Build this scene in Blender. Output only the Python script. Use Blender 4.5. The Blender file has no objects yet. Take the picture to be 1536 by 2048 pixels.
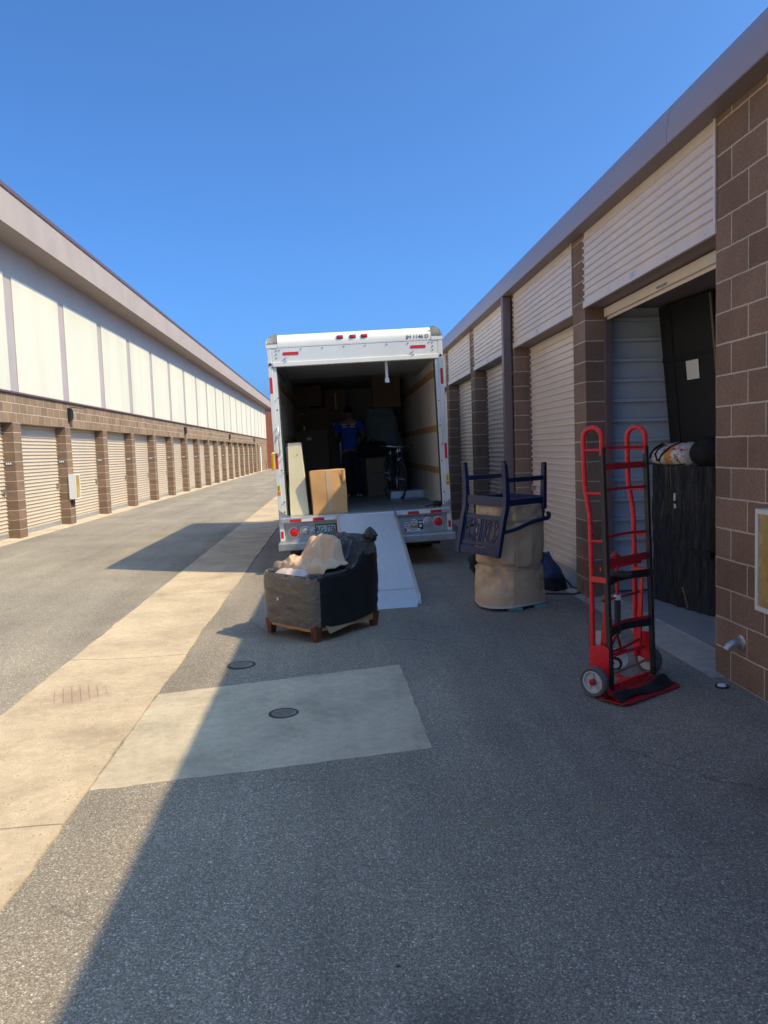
import bpy, bmesh, math, random
from mathutils import Vector, Matrix, noise
random.seed(7)
SC = bpy.context.scene
COL = SC.collection
R_ = math.radians

# ------------------------------------------------------------------ camera, sky, sun, exposure
cam = bpy.data.objects.new('camera', bpy.data.cameras.new('camera'))
COL.objects.link(cam)
cam.data.lens = 36.0 * 1550 / 2048
cam.data.sensor_width = 36.0
cam.data.sensor_fit = 'AUTO'
cam.data.clip_start = 0.05
cam.data.clip_end = 2000
cam.matrix_world = Matrix(((0.997008, 0.039, -0.063, 0), (-0.065, 0.0785, -0.9948, 0), (-0.034, 0.996, 0.0805, 1.62), (0, 0, 0, 1)))
_m = cam.matrix_world.to_3x3()
_b = _m.col[2].normalized(); _r = _m.col[0]; _r = (_r - _b * _r.dot(_b)).normalized(); _u = _b.cross(_r)
cam.matrix_world = Matrix(((_r.x, _u.x, _b.x, 0), (_r.y, _u.y, _b.y, 0), (_r.z, _u.z, _b.z, 1.62), (0, 0, 0, 1)))
SC.camera = cam

SUN_DIR = Vector((2.70, -1.05, 3.22)).normalized()
SUN_EL = math.asin(SUN_DIR.z)
SUN_AZ = math.atan2(SUN_DIR.x, SUN_DIR.y)
w = bpy.data.worlds.new('World'); SC.world = w
w.use_nodes = True
nt = w.node_tree
sky = nt.nodes.new('ShaderNodeTexSky')
sky.sky_type = 'NISHITA'; sky.sun_disc = False
sky.sun_elevation = SUN_EL; sky.sun_rotation = SUN_AZ
sky.altitude = 1250; sky.air_density = 0.7; sky.dust_density = 10.0; sky.ozone_density = 10.0
bg = nt.nodes['Background']
tint = nt.nodes.new('ShaderNodeMix'); tint.data_type = 'RGBA'; tint.blend_type = 'MULTIPLY'
tint.inputs[0].default_value = 1.0; tint.inputs[7].default_value = (0.54, 0.82, 0.94, 1)
nt.links.new(sky.outputs[0], tint.inputs[6]); nt.links.new(tint.outputs[2], bg.inputs[0])
bg.inputs[1].default_value = 0.15
sun = bpy.data.objects.new('sun', bpy.data.lights.new('sun', 'SUN'))
COL.objects.link(sun)
sun.data.energy = 2.7; sun.data.angle = R_(0.53); sun.data.color = (1.0, 0.79, 0.46)
sun.rotation_euler = (-SUN_DIR).to_track_quat('-Z', 'Y').to_euler()
sun.location = (8, -6, 15)
SC.view_settings.view_transform = 'Standard'
SC.view_settings.look = 'None'
SC.view_settings.exposure = 1.1
SC.view_settings.gamma = 1.0
SC.cycles.max_bounces = 8
SC.cycles.use_denoising = True

# ------------------------------------------------------------------ mesh helpers
class MB:
    def __init__(s): s.v = []; s.f = []; s.m = []; s.mi = 0
    def add(s, vs, fs):
        o = len(s.v); s.v += [tuple(q) for q in vs]
        for f in fs: s.f.append([i + o for i in f]); s.m.append(s.mi)
        return s
    def box(s, x0, y0, z0, x1, y1, z1):
        x0, x1 = min(x0, x1), max(x0, x1); y0, y1 = min(y0, y1), max(y0, y1); z0, z1 = min(z0, z1), max(z0, z1)
        return s.add([(x0,y0,z0),(x1,y0,z0),(x1,y1,z0),(x0,y1,z0),(x0,y0,z1),(x1,y0,z1),(x1,y1,z1),(x0,y1,z1)],
                     [(0,3,2,1),(4,5,6,7),(0,1,5,4),(1,2,6,5),(2,3,7,6),(3,0,4,7)])
    def hexa(s, p):
        return s.add(p, [(0,3,2,1),(4,5,6,7),(0,1,5,4),(1,2,6,5),(2,3,7,6),(3,0,4,7)])
    def prism(s, poly, axis, a, b):
        # poly in the two other axes, in cyclic order
        def P(u, v, t):
            return (t, u, v) if axis == 'x' else ((u, t, v) if axis == 'y' else (u, v, t))
        n = len(poly)
        vs = [P(u, v, a) for u, v in poly] + [P(u, v, b) for u, v in poly]
        fs = [(i, (i+1) % n, n + (i+1) % n, n + i) for i in range(n)]
        fs += [tuple(range(n-1, -1, -1)), tuple(range(n, 2*n))]
        return s.add(vs, fs)
    def bar(s, p0, p1, wd, ht, up=(0,0,1)):
        p0, p1 = Vector(p0), Vector(p1); d = (p1 - p0).normalized(); u = Vector(up)
        sd = d.cross(u).normalized() * wd / 2; u = sd.cross(d).normalized() * ht / 2
        return s.hexa([p0-sd-u, p0+sd-u, p1+sd-u, p1-sd-u, p0-sd+u, p0+sd+u, p1+sd+u, p1-sd+u])
    def tube(s, pts, r, n=10, closed=False):
        pts = [Vector(q) for q in pts]; m = len(pts)
        rs = r if isinstance(r, (list, tuple)) else [r] * m
        T = []
        for i in range(m):
            if closed: t = pts[(i+1) % m] - pts[i-1]
            else: t = pts[min(i+1, m-1)] - pts[max(i-1, 0)]
            T.append(t.normalized())
        a = Vector((0,0,1)) if abs(T[0].z) < .9 else Vector((1,0,0))
        N = (a - T[0] * a.dot(T[0])).normalized()
        vs = []
        for i in range(m):
            N = (N - T[i] * N.dot(T[i])).normalized(); B = T[i].cross(N)
            for k in range(n):
                an = 2*math.pi*k/n
                vs.append(pts[i] + (N*math.cos(an) + B*math.sin(an)) * rs[i])
        fs = []
        for i in range(m if closed else m-1):
            j = (i+1) % m
            for k in range(n): fs.append((i*n+k, i*n+(k+1) % n, j*n+(k+1) % n, j*n+k))
        if not closed: fs += [tuple(range(n-1, -1, -1)), tuple(range((m-1)*n, m*n))]
        return s.add(vs, fs)
    def cyl(s, p0, p1, r, n=20): return s.tube([p0, p1], r, n)
    def lathe(s, prof, c, ax=(0,0,1), n=32, cap=True):
        ax = Vector(ax).normalized(); c = Vector(c)
        a = Vector((1,0,0)) if abs(ax.x) < .9 else Vector((0,1,0))
        N = (a - ax*a.dot(ax)).normalized(); B = ax.cross(N)
        m = len(prof); vs = []
        for r, h in prof:
            for k in range(n):
                an = 2*math.pi*k/n
                vs.append(c + ax*h + (N*math.cos(an) + B*math.sin(an))*r)
        fs = []
        for i in range(m-1):
            for k in range(n): fs.append((i*n+k, i*n+(k+1) % n, (i+1)*n+(k+1) % n, (i+1)*n+k))
        if cap: fs += [tuple(range(n-1, -1, -1)), tuple(range((m-1)*n, m*n))]
        return s.add(vs, fs)
    def grid(s, fn, nu, nv, wrapu=False, capv=False):
        vs = [fn(i/nu, j/nv) for j in range(nv+1) for i in range(nu if wrapu else nu+1)]
        W = nu if wrapu else nu+1
        fs = [(j*W+i, j*W+(i+1) % W, (j+1)*W+(i+1) % W, (j+1)*W+i) for j in range(nv) for i in range(nu)]
        if capv: fs += [tuple(range(W-1, -1, -1)), tuple(range(nv*W, nv*W+W))]
        return s.add(vs, fs)
    def plate(s, fn, nu, nv, off):
        # a thick sheet: fn plus an offset copy with rim
        off = Vector(off)
        top = [Vector(fn(i/nu, j/nv)) for j in range(nv+1) for i in range(nu+1)]
        W = nu+1; K = len(top)
        fs = []
        for j in range(nv):
            for i in range(nu):
                q = (j*W+i, j*W+i+1, (j+1)*W+i+1, (j+1)*W+i)
                fs.append(q); fs.append(tuple(K+t for t in reversed(q)))
        rim = [i for i in range(W)] + [j*W+nu for j in range(1, nv+1)] + [nv*W+i for i in range(nu-1, -1, -1)] + [j*W for j in range(nv-1, 0, -1)]
        for a, b in zip(rim, rim[1:]+rim[:1]): fs.append((b, a, K+a, K+b))
        return s.add(top + [t+off for t in top], fs)
    def build(s, name, mat, parent=None, smooth=None, bevel=None, seg=2, fix=True):
        me = bpy.data.meshes.new(name)
        me.from_pydata(s.v, [], s.f)
        mats = mat if isinstance(mat, (list, tuple)) else [mat]
        for q in mats: me.materials.append(q)
        if len(mats) > 1: me.polygons.foreach_set('material_index', s.m)
        if fix:
            bm = bmesh.new(); bm.from_mesh(me); bmesh.ops.recalc_face_normals(bm, faces=bm.faces); bm.to_mesh(me); bm.free()
        if smooth is not None:
            me.polygons.foreach_set('use_smooth', [True]*len(me.polygons))
            if smooth < 179: me.set_sharp_from_angle(angle=R_(smooth))
        me.update()
        o = bpy.data.objects.new(name, me); COL.objects.link(o)
        if parent is not None: o.parent = parent
        if bevel:
            b = o.modifiers.new('bevel', 'BEVEL'); b.width = bevel; b.segments = seg; b.limit_method = 'ANGLE'; b.angle_limit = R_(40)
        return o

def tag(o, label, cat, group=None, kind=None):
    o['label'] = label; o['category'] = cat
    if group: o['group'] = group
    if kind: o['kind'] = kind
    return o
def thing(name, label, cat, loc=(0,0,0), rot=(0,0,0), group=None):
    o = bpy.data.objects.new(name, None); COL.objects.link(o)
    o.empty_display_size = .1; o.location = loc; o.rotation_euler = rot
    return tag(o, label, cat, group)
def copy_tree(o, parent=None, dy=None):
    c = o.copy(); COL.objects.link(c)
    if parent is not None: c.parent = parent
    for ch in list(o.children): copy_tree(ch, c)
    return c
def text(name, s, size, mat, parent, loc, rot, ext=.0008, bold=0.0, align='CENTER', sx=1.0):
    cu = bpy.data.curves.new(name, 'FONT'); cu.body = s; cu.size = size; cu.extrude = ext; cu.offset = bold
    cu.align_x = align; cu.align_y = 'CENTER'
    o = bpy.data.objects.new(name, cu); COL.objects.link(o); o.parent = parent
    o.location = loc; o.rotation_euler = rot; o.scale = (sx, 1, 1)
    cu.materials.append(mat)
    bpy.context.view_layer.update()
    me = bpy.data.meshes.new_from_object(o.evaluated_get(bpy.context.evaluated_depsgraph_get()))
    t = bpy.data.objects.new(name, me); COL.objects.link(t); t.parent = parent
    t.location, t.rotation_euler, t.scale = o.location, o.rotation_euler, o.scale
    bpy.data.objects.remove(o)
    t.name = name
    return t
def nz(x, y, z, k=1.0): return noise.noise(Vector((x*k, y*k, z*k)))
def ridge(x, y, z, k=1.0): return 1.0 - 2.0*abs(noise.noise(Vector((x*k, y*k, z*k))))
def crump(x, y, z, k):                                          # faceted creases of crumpled paper
    d, _ = noise.voronoi(Vector((x*k, y*k, z*k)))
    return min(.62, (d[1]-d[0])*.95)
_FD = {}
def folds(x, y, seed, f=6.0, k=8):                                  # straight sharp folds running in many directions
    if (seed, k) not in _FD:
        g = random.Random(seed); _FD[(seed, k)] = [(g.uniform(0, 3.14), g.uniform(.5, 1.7), g.random()) for _ in range(k)]
    t_ = 0.0
    for i, (a, q, ph) in enumerate(_FD[(seed, k)]):
        t = (x*math.cos(a)+y*math.sin(a))*f*q+ph+.35*nz(x+i, y, seed, 2.2)
        m = nz(x*1.0+i*3.1, y, seed*.7, 3.0)+.12
        if m > 0: t_ += abs((t % 1)-.5)*2*m/(f*q)
    return t_
def sstep(a, b, x):
    t = max(0.0, min(1.0, (x-a)/(b-a))); return t*t*(3-2*t)

# ------------------------------------------------------------------ materials
def newmat(name):
    m = bpy.data.materials.new(name); m.use_nodes = True
    n = m.node_tree.nodes; l = m.node_tree.links
    return m, n, l, n['Principled BSDF']
def ramp(n, l, fac, stops):
    r = n.new('ShaderNodeValToRGB')
    while len(r.color_ramp.elements) < len(stops): r.color_ramp.elements.new(0.5)
    for e, (p, c) in zip(r.color_ramp.elements, stops):
        e.position = p; e.color = (*c, 1) if len(c) == 3 else c
    l.new(fac, r.inputs[0]); return r.outputs[0]
def mixc(n, l, fac, a, b, mode='MIX'):
    x = n.new('ShaderNodeMix'); x.data_type = 'RGBA'; x.blend_type = mode
    for sock, val in ((x.inputs[0], fac), (x.inputs[6], a), (x.inputs[7], b)):
        if hasattr(val, 'is_output'): l.new(val, sock)
        elif isinstance(val, (int, float)): sock.default_value = val
        else: sock.default_value = (*val, 1)
    return x.outputs[2]
def noisetex(n, l, vec, scale, detail=4, rough=.55, dist=0.0):
    t = n.new('ShaderNodeTexNoise'); t.inputs['Scale'].default_value = scale
    t.inputs['Detail'].default_value = detail; t.inputs['Roughness'].default_value = rough; t.inputs['Distortion'].default_value = dist
    if vec is not None: l.new(vec, t.inputs['Vector'])
    return t.outputs[0]
def math_(n, l, op, a, b=None, c=None):
    x = n.new('ShaderNodeMath'); x.operation = op
    for i, val in enumerate((a, b, c)):
        if val is None: continue
        if hasattr(val, 'is_output'): l.new(val, x.inputs[i])
        else: x.inputs[i].default_value = val
    return x.outputs[0]
def coords(n, l, kind='Object', scale=None):
    if kind == 'World': v = n.new('ShaderNodeNewGeometry').outputs['Position']
    else: v = n.new('ShaderNodeTexCoord').outputs[kind]
    if scale:
        mp = n.new('ShaderNodeMapping'); mp.inputs['Scale'].default_value = scale; l.new(v, mp.inputs[0]); v = mp.outputs[0]
    return v
def bump(n, l, b, h, strength=.3, dist=.01):
    x = n.new('ShaderNodeBump'); x.inputs['Strength'].default_value = strength; x.inputs['Distance'].default_value = dist
    l.new(h, x.inputs['Height']); l.new(x.outputs[0], b.inputs['Normal']); return x
def sc3(c, k): return tuple(max(0, min(1, q*k)) for q in c)

def mat(name, c, rough=.5, metal=0.0, var=.12, vs=6.0, bs=0.0, bscale=60, bdist=.003, stretch=None, spec=None, dirt=0.0, dirtc=(.12,.10,.08), space='Object'):
    m, n, l, b = newmat(name)
    v = coords(n, l, space, stretch)
    f = noisetex(n, l, v, vs, 5, .6)
    col = ramp(n, l, f, [(.3, sc3(c, 1-var)), (.7, sc3(c, 1+var))])
    if dirt:
        d = noisetex(n, l, v, vs*.45, 6, .7)
        dm = ramp(n, l, d, [(.52, (0,0,0)), (.75, (dirt,)*3)])
        col = mixc(n, l, dm, col, dirtc)
    l.new(col, b.inputs['Base Color'])
    b.inputs['Metallic'].default_value = metal
    rr = ramp(n, l, f, [(.25, (max(0, rough-.07),)*3), (.75, (min(1, rough+.07),)*3)]); l.new(rr, b.inputs['Roughness'])
    if spec is not None: b.inputs['Specular IOR Level'].default_value = spec
    if bs: bump(n, l, b, noisetex(n, l, v, bscale, 4, .6), bs, bdist)
    return m

def asphalt_mat():
    m, n, l, b = newmat('asphalt')
    v = coords(n, l, 'World')
    vo = n.new('ShaderNodeTexVoronoi'); vo.inputs['Scale'].default_value = 165; l.new(v, vo.inputs['Vector'])
    sep = n.new('ShaderNodeSeparateColor'); l.new(vo.outputs['Color'], sep.inputs[0])
    stone = ramp(n, l, sep.outputs[0], [(0, (.26,.228,.182)), (.50, (.335,.295,.236)), (.84, (.42,.375,.305)), (.955, (.53,.48,.41)), (1, (.78,.74,.66))])
    edge = ramp(n, l, vo.outputs['Distance'], [(.25, (1,1,1)), (.80, (.55,.54,.53))])
    col = mixc(n, l, 1.0, stone, edge, 'MULTIPLY')
    fine = noisetex(n, l, v, 80, 4, .75)
    col = mixc(n, l, 1.0, col, ramp(n, l, fine, [(.35, (.72,.72,.72)), (.65, (1.22,1.22,1.22))]), 'MULTIPLY')
    big = noisetex(n, l, v, .55, 6, .62)
    col = mixc(n, l, 1.0, col, ramp(n, l, big, [(.3, (.80,.80,.82)), (.7, (1.16,1.15,1.12))]), 'MULTIPLY')
    st = noisetex(n, l, coords(n, l, 'World', (1.0, .10, 1)), 1.6, 5, .62)
    col = mixc(n, l, 1.0, col, ramp(n, l, st, [(.35, (.84,.84,.85)), (.65, (1.10,1.10,1.09))]), 'MULTIPLY')
    wv = n.new('ShaderNodeVectorMath'); wv.operation = 'ADD'; l.new(v, wv.inputs[0])
    wn = n.new('ShaderNodeTexNoise'); wn.inputs['Scale'].default_value = 2.3; wn.inputs['Detail'].default_value = 5; l.new(v, wn.inputs['Vector'])
    wm = n.new('ShaderNodeVectorMath'); wm.operation = 'SCALE'; wm.inputs['Scale'].default_value = .55; l.new(wn.outputs['Color'], wm.inputs[0]); l.new(wm.outputs[0], wv.inputs[1])
    ve = n.new('ShaderNodeTexVoronoi'); ve.feature = 'DISTANCE_TO_EDGE'; ve.inputs['Scale'].default_value = .42; l.new(wv.outputs[0], ve.inputs['Vector'])
    ck = math_(n, l, 'MULTIPLY', ramp(n, l, ve.outputs['Distance'], [(.0012, (1,1,1)), (.0042, (0,0,0))]), ramp(n, l, noisetex(n, l, v, .9, 2), [(.50, (0,0,0)), (.60, (1,1,1))]))
    col = mixc(n, l, math_(n, l, 'MULTIPLY', ck, .55), col, (.06,.055,.05))
    oil = noisetex(n, l, v, 3.1, 5, .6)
    col = mixc(n, l, ramp(n, l, oil, [(.64, (0,0,0)), (.74, (.45,.45,.45))]), col, (.09,.085,.08))
    # old spill spots, each at its own place on the ground
    for (x, y, r, c, a) in ((.627, 3.287, .05, (.24,.19,.12), .75), (1.147, 3.335, .045, (.26,.20,.13), .8), (1.20, 3.20, .025, (.24,.19,.12), .5), (2.05, 3.30, .30, (.10,.075,.05), .55), (.147, 2.387, .012, (.01,.01,.01), .95), (.3, 2.1, .22, (.06,.06,.06), .4)):
        cx = n.new('ShaderNodeVectorMath'); cx.operation = 'DISTANCE'
        fl = n.new('ShaderNodeVectorMath'); fl.operation = 'MULTIPLY'; fl.inputs[1].default_value = (1, 1.0, 0); l.new(v, fl.inputs[0])
        l.new(fl.outputs[0], cx.inputs[0]); cx.inputs[1].default_value = (x, y, 0)
        wob = math_(n, l, 'MULTIPLY_ADD', fine, r*.9, cx.outputs['Value'])
        mk = ramp(n, l, math_(n, l, 'DIVIDE', wob, r*1.5), [(.45, (a,a,a)), (1, (0,0,0))])
        col = mixc(n, l, mk, col, c)
    l.new(col, b.inputs['Base Color'])
    b.inputs['Roughness'].default_value = .88
    b.inputs['Specular IOR Level'].default_value = .35
    h = math_(n, l, 'ADD', math_(n, l, 'MULTIPLY', vo.outputs['Distance'], -1.0), math_(n, l, 'MULTIPLY', fine, .8))
    bump(n, l, b, h, .6, .004)
    return m

def concrete_mat(name, c, joint=None, pits=True, worn=None):
    m, n, l, b = newmat(name)
    v = coords(n, l, 'World')
    big = noisetex(n, l, v, 1.7, 6, .65)
    mid = noisetex(n, l, v, 14, 5, .7)
    fine = noisetex(n, l, v, 120, 3, .7)
    col = ramp(n, l, big, [(.26, sc3(c, .70)), (.5, c), (.74, sc3(c, 1.20))])
    col = mixc(n, l, 1.0, col, ramp(n, l, mid, [(.3, (.86,.85,.84)), (.7, (1.12,1.12,1.12))]), 'MULTIPLY')
    col = mixc(n, l, 1.0, col, ramp(n, l, fine, [(.3, (.85,.85,.85)), (.7, (1.12,1.12,1.12))]), 'MULTIPLY')
    h = fine
    if pits:
        vo = n.new('ShaderNodeTexVoronoi'); vo.inputs['Scale'].default_value = 34; l.new(v, vo.inputs['Vector'])
        msk = math_(n, l, 'MULTIPLY', ramp(n, l, vo.outputs['Distance'], [(.12, (1,1,1)), (.3, (0,0,0))]), ramp(n, l, mid, [(.48, (0,0,0)), (.6, (1,1,1))]))
        col = mixc(n, l, math_(n, l, 'MULTIPLY', msk, .75), col, sc3(c, .42))
        h = math_(n, l, 'SUBTRACT', h, math_(n, l, 'MULTIPLY', msk, 1.4))
    if worn:
        (x, y, r) = worn
        d = n.new('ShaderNodeVectorMath'); d.operation = 'DISTANCE'; l.new(v, d.inputs[0]); d.inputs[1].default_value = (x, y, -.09)
        mk = ramp(n, l, math_(n, l, 'MULTIPLY_ADD', mid, .35, d.outputs['Value']), [(r, (.55,)*3), (r+.32, (0,0,0))])
        col = mixc(n, l, mk, col, (.30,.20,.15))
        sx = n.new('ShaderNodeSeparateXYZ'); l.new(v, sx.inputs[0])
        g = math_(n, l, 'LESS_THAN', math_(n, l, 'FRACT', math_(n, l, 'MULTIPLY', math_(n, l, 'ADD', math_(n, l, 'MULTIPLY', sx.outputs[0], .95), math_(n, l, 'MULTIPLY', sx.outputs[1], .32)), 17.0)), .15)
        d2 = n.new('ShaderNodeVectorMath'); d2.operation = 'DISTANCE'; l.new(v, d2.inputs[0]); d2.inputs[1].default_value = (x, y, -.09)
        gm = math_(n, l, 'MULTIPLY', g, ramp(n, l, d2.outputs['Value'], [(.16, (1,1,1)), (.25, (0,0,0))]))
        col = mixc(n, l, math_(n, l, 'MULTIPLY', gm, .55), col, (.20,.14,.11))
        h = math_(n, l, 'SUBTRACT', h, gm)
    if joint:
        sx = n.new('ShaderNodeSeparateXYZ'); l.new(v, sx.inputs[0])
        y = math_(n, l, 'MULTIPLY_ADD', noisetex(n, l, v, 5, 2), .03, sx.outputs[1])
        q = math_(n, l, 'ABSOLUTE', math_(n, l, 'SUBTRACT', math_(n, l, 'FRACT', math_(n, l, 'DIVIDE', math_(n, l, 'SUBTRACT', y, joint[0]), joint[1])), .5))
        jm = math_(n, l, 'GREATER_THAN', q, .5 - .006/joint[1])
        col = mixc(n, l, math_(n, l, 'MULTIPLY', jm, .75), col, sc3(c, .3))
        h = math_(n, l, 'SUBTRACT', h, math_(n, l, 'MULTIPLY', jm, 2.0))
    l.new(col, b.inputs['Base Color']); b.inputs['Roughness'].default_value = .85; b.inputs['Specular IOR Level'].default_value = .3
    bump(n, l, b, h, .55, .004)
    return m

def block_mat(name, y0=0.0, stack=False, c1=(.19,.125,.083), c2=(.25,.168,.115), mort=(.52,.46,.39)):
    m, n, l, b = newmat(name)
    g = n.new('ShaderNodeNewGeometry')
    sp = n.new('ShaderNodeSeparateXYZ'); l.new(g.outputs['Position'], sp.inputs[0])
    cb = n.new('ShaderNodeCombineXYZ')
    if stack: cb.inputs[0].default_value = .2
    else: l.new(math_(n, l, 'ADD', sp.outputs[1], 40.64 - y0), cb.inputs[0])
    wob = noisetex(n, l, g.outputs['Position'], 9, 2)
    l.new(math_(n, l, 'MULTIPLY_ADD', wob, .010, math_(n, l, 'ADD', sp.outputs[2], -.005)), cb.inputs[1])
    br = n.new('ShaderNodeTexBrick'); l.new(cb.outputs[0], br.inputs[0])
    br.offset = 0.0 if stack else .5
    br.inputs['Scale'].default_value = 1; br.inputs['Brick Width'].default_value = .4064; br.inputs['Row Height'].default_value = .2032
    br.inputs['Mortar Size'].default_value = .0062; br.inputs['Mortar Smooth'].default_value = .25; br.inputs['Bias'].default_value = 0
    br.inputs['Color1'].default_value = (*c1, 1); br.inputs['Color2'].default_value = (*c2, 1); br.inputs['Mortar'].default_value = (*mort, 1)
    big = noisetex(n, l, g.outputs['Position'], 2.2, 5, .6)
    rough = noisetex(n, l, g.outputs['Position'], 75, 5, .75)
    blk = mixc(n, l, 1.0, br.outputs['Color'], ramp(n, l, rough, [(.3, (.70,.70,.70)), (.5, (1,1,1)), (.72, (1.35,1.33,1.3))]), 'MULTIPLY')
    blk = mixc(n, l, 1.0, blk, ramp(n, l, big, [(.3, (.84,.84,.84)), (.7, (1.14,1.13,1.12))]), 'MULTIPLY')
    l.new(blk, b.inputs['Base Color']); b.inputs['Roughness'].default_value = .93; b.inputs['Specular IOR Level'].default_value = .25
    h = math_(n, l, 'ADD', math_(n, l, 'MULTIPLY', rough, .8), math_(n, l, 'MULTIPLY', noisetex(n, l, g.outputs['Position'], 22, 4, .6), .9))
    h = math_(n, l, 'ADD', math_(n, l, 'MULTIPLY', h, math_(n, l, 'SUBTRACT', 1.0, br.outputs['Fac'])), math_(n, l, 'MULTIPLY', br.outputs['Fac'], .45))
    bump(n, l, b, h, .8, .012)
    return m

def wrap_mat(name, c, rough, stretch, amt=.6, turn=0.0, dist=.03, glint_streak=None):
    m, n, l, b = newmat(name)
    v = n.new('ShaderNodeTexCoord').outputs['Object']
    mp = n.new('ShaderNodeMapping'); mp.inputs['Scale'].default_value = stretch; mp.inputs['Rotation'].default_value = (0, turn, 0); l.new(v, mp.inputs[0]); v = mp.outputs[0]
    f = noisetex(n, l, v, 8, 6, .62, 1.2)
    g = noisetex(n, l, v, 27, 6, .66, .8)
    col = ramp(n, l, f, [(.3, sc3(c, .75)), (.55, c), (.78, sc3(c, 1.3))])
    if glint_streak:                                                      # pale stretch lines that also paint the film's glints into the colour
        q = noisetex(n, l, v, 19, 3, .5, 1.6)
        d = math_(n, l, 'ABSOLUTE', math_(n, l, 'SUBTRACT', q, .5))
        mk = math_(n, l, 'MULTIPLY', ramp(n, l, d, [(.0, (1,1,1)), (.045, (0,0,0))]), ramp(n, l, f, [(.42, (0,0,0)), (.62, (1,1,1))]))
        col = mixc(n, l, math_(n, l, 'MULTIPLY', mk, .75), col, glint_streak)
    l.new(col, b.inputs['Base Color'])
    l.new(ramp(n, l, g, [(.35, (max(.04, rough-.08),)*3), (.7, (rough+.14,)*3)]), b.inputs['Roughness'])
    b.inputs['Specular IOR Level'].default_value = .75
    rid = math_(n, l, 'ABSOLUTE', math_(n, l, 'SUBTRACT', g, .5))
    bump(n, l, b, math_(n, l, 'ADD', f, math_(n, l, 'MULTIPLY', rid, -1.6)), amt, dist)
    return m

M = {}
M['asphalt'] = asphalt_mat()
M['gutter'] = concrete_mat('gutter_concrete', (.50,.405,.285), joint=(3.62, 3.05), worn=(-1.93, 5.70, .20))
M['slab'] = concrete_mat('slab_concrete', (.47,.41,.305), pits=False)
M['sill'] = concrete_mat('sill_concrete', (.47,.43,.375), pits=False)
M['block_r'] = block_mat('split_block_near', 5.11, c1=(.245,.158,.112), c2=(.33,.218,.158), mort=(.60,.51,.42))
M['pillar_r'] = block_mat('split_block_pillar_near', stack=True, c1=(.235,.158,.115), c2=(.31,.212,.156), mort=(.58,.50,.42))
M['block_l'] = block_mat('split_block_far', 16.65, c1=(.20,.132,.085), c2=(.28,.19,.125))
M['pillar'] = block_mat('split_block_pillar', stack=True)
M['door_l'] = mat('door_paint_cream', (.54,.455,.36), .42, var=.04, vs=1.5, dirt=.12, space='World', stretch=(1,1,.3))
M['door_r'] = mat('door_paint_beige', (.78,.67,.585), .36, var=.05, vs=1.5, dirt=.15, space='World', stretch=(1,1,.3))
M['galv'] = mat('galvanized', (.50,.52,.54), .42, .7, .12, 14)
M['fascia'] = mat('fascia_mauve', (.36,.30,.315), .38, .0, .05, 1.2, dirt=.1)
M['soffit'] = mat('soffit_brown', (.27,.215,.20), .55, .0, .06, 2)
M['downspout'] = mat('downspout_brown', (.19,.14,.145), .4, var=.08, vs=4)
M['stucco'] = mat('stucco_mauve', (.36,.305,.30), .9, var=.06, vs=1.6, bs=.4, bscale=120, bdist=.004, space='World')
M['stucco_fascia'] = mat('stucco_fascia', (.335,.275,.255), .9, var=.07, vs=1.3, bs=.4, bscale=120, bdist=.004, space='World')
M['panel'] = mat('stucco_cream', (.57,.54,.445), .9, var=.06, vs=1.1, bs=.35, bscale=110, bdist=.004, dirt=.22, dirtc=(.40,.35,.27), space='World', stretch=(1,1,.22))
M['coping'] = mat('coping_maroon', (.115,.07,.07), .45, var=.1)
M['roof'] = mat('roof_membrane', (.35,.34,.32), .9)
M['inner_wall'] = mat('partition_steel', (.56,.65,.72), .45, var=.08, vs=2)
M['floor'] = mat('unit_floor', (.36,.36,.35), .7, var=.1, vs=3)
M['black_metal'] = mat('black_metal', (.02,.02,.022), .45, var=.2)
M['white_metal'] = mat('white_enamel', (.72,.72,.70), .4, var=.04)
M['cab_glass'] = mat('amber_window', (.42,.29,.10), .25, var=.25, vs=3)
M['brass'] = mat('latch_metal', (.45,.42,.36), .35, .8)
M['plate'] = mat('number_plate_face', (.12,.12,.12), .4)
M['white'] = mat('white_paint', (.80,.80,.78), .45, var=.03)
M['red_brick'] = mat('red_wall', (.36,.11,.06), .85, var=.1, vs=2)
M['bollard'] = mat('safety_yellow', (.80,.62,.02), .45, var=.06)
M['truck_white'] = mat('truck_white', (.70,.72,.70), .32, var=.05, vs=3, dirt=.16, dirtc=(.42,.41,.37))
M['truck_cap'] = mat('truck_cap_white', (.78,.77,.71), .30, var=.04, vs=3, dirt=.12, dirtc=(.5,.48,.42))
M['alu'] = mat('aluminium', (.60,.62,.63), .40, .75, .10, 9, dirt=.2, dirtc=(.3,.29,.27))
M['bumper'] = mat('bumper_steel', (.42,.44,.44), .42, .6, .16, 8, dirt=.25, dirtc=(.2,.19,.17))
M['ramp'] = mat('ramp_plate', (.56,.60,.645), .5, .25, .05, 5, bs=.3, bscale=90, bdist=.002, stretch=(4,.5,4), dirt=.18, dirtc=(.42,.42,.42))
M['red_refl'] = mat('red_reflector', (.62,.02,.03), .3, var=.1, vs=60)
M['white_refl'] = mat('white_reflector', (.78,.78,.76), .3, var=.06, vs=60)
M['red_lens'] = mat('red_lens', (.66,.015,.02), .18, var=.12, vs=40)
M['clear_lens'] = mat('clear_lens', (.42,.43,.43), .15, .3, .25, 40)
M['rubber'] = mat('rubber', (.045,.045,.046), .75, var=.3)
M['deck'] = mat('deck_floor', (.32,.335,.35), .38, .3, .18, 7, dirt=.3, dirtc=(.10,.09,.08))
M['liner'] = mat('van_liner', (.66,.64,.59), .5, var=.12, vs=3, bs=.2, bscale=12, bdist=.01, dirt=.3, dirtc=(.33,.30,.26), stretch=(1,1,.35))
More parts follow.
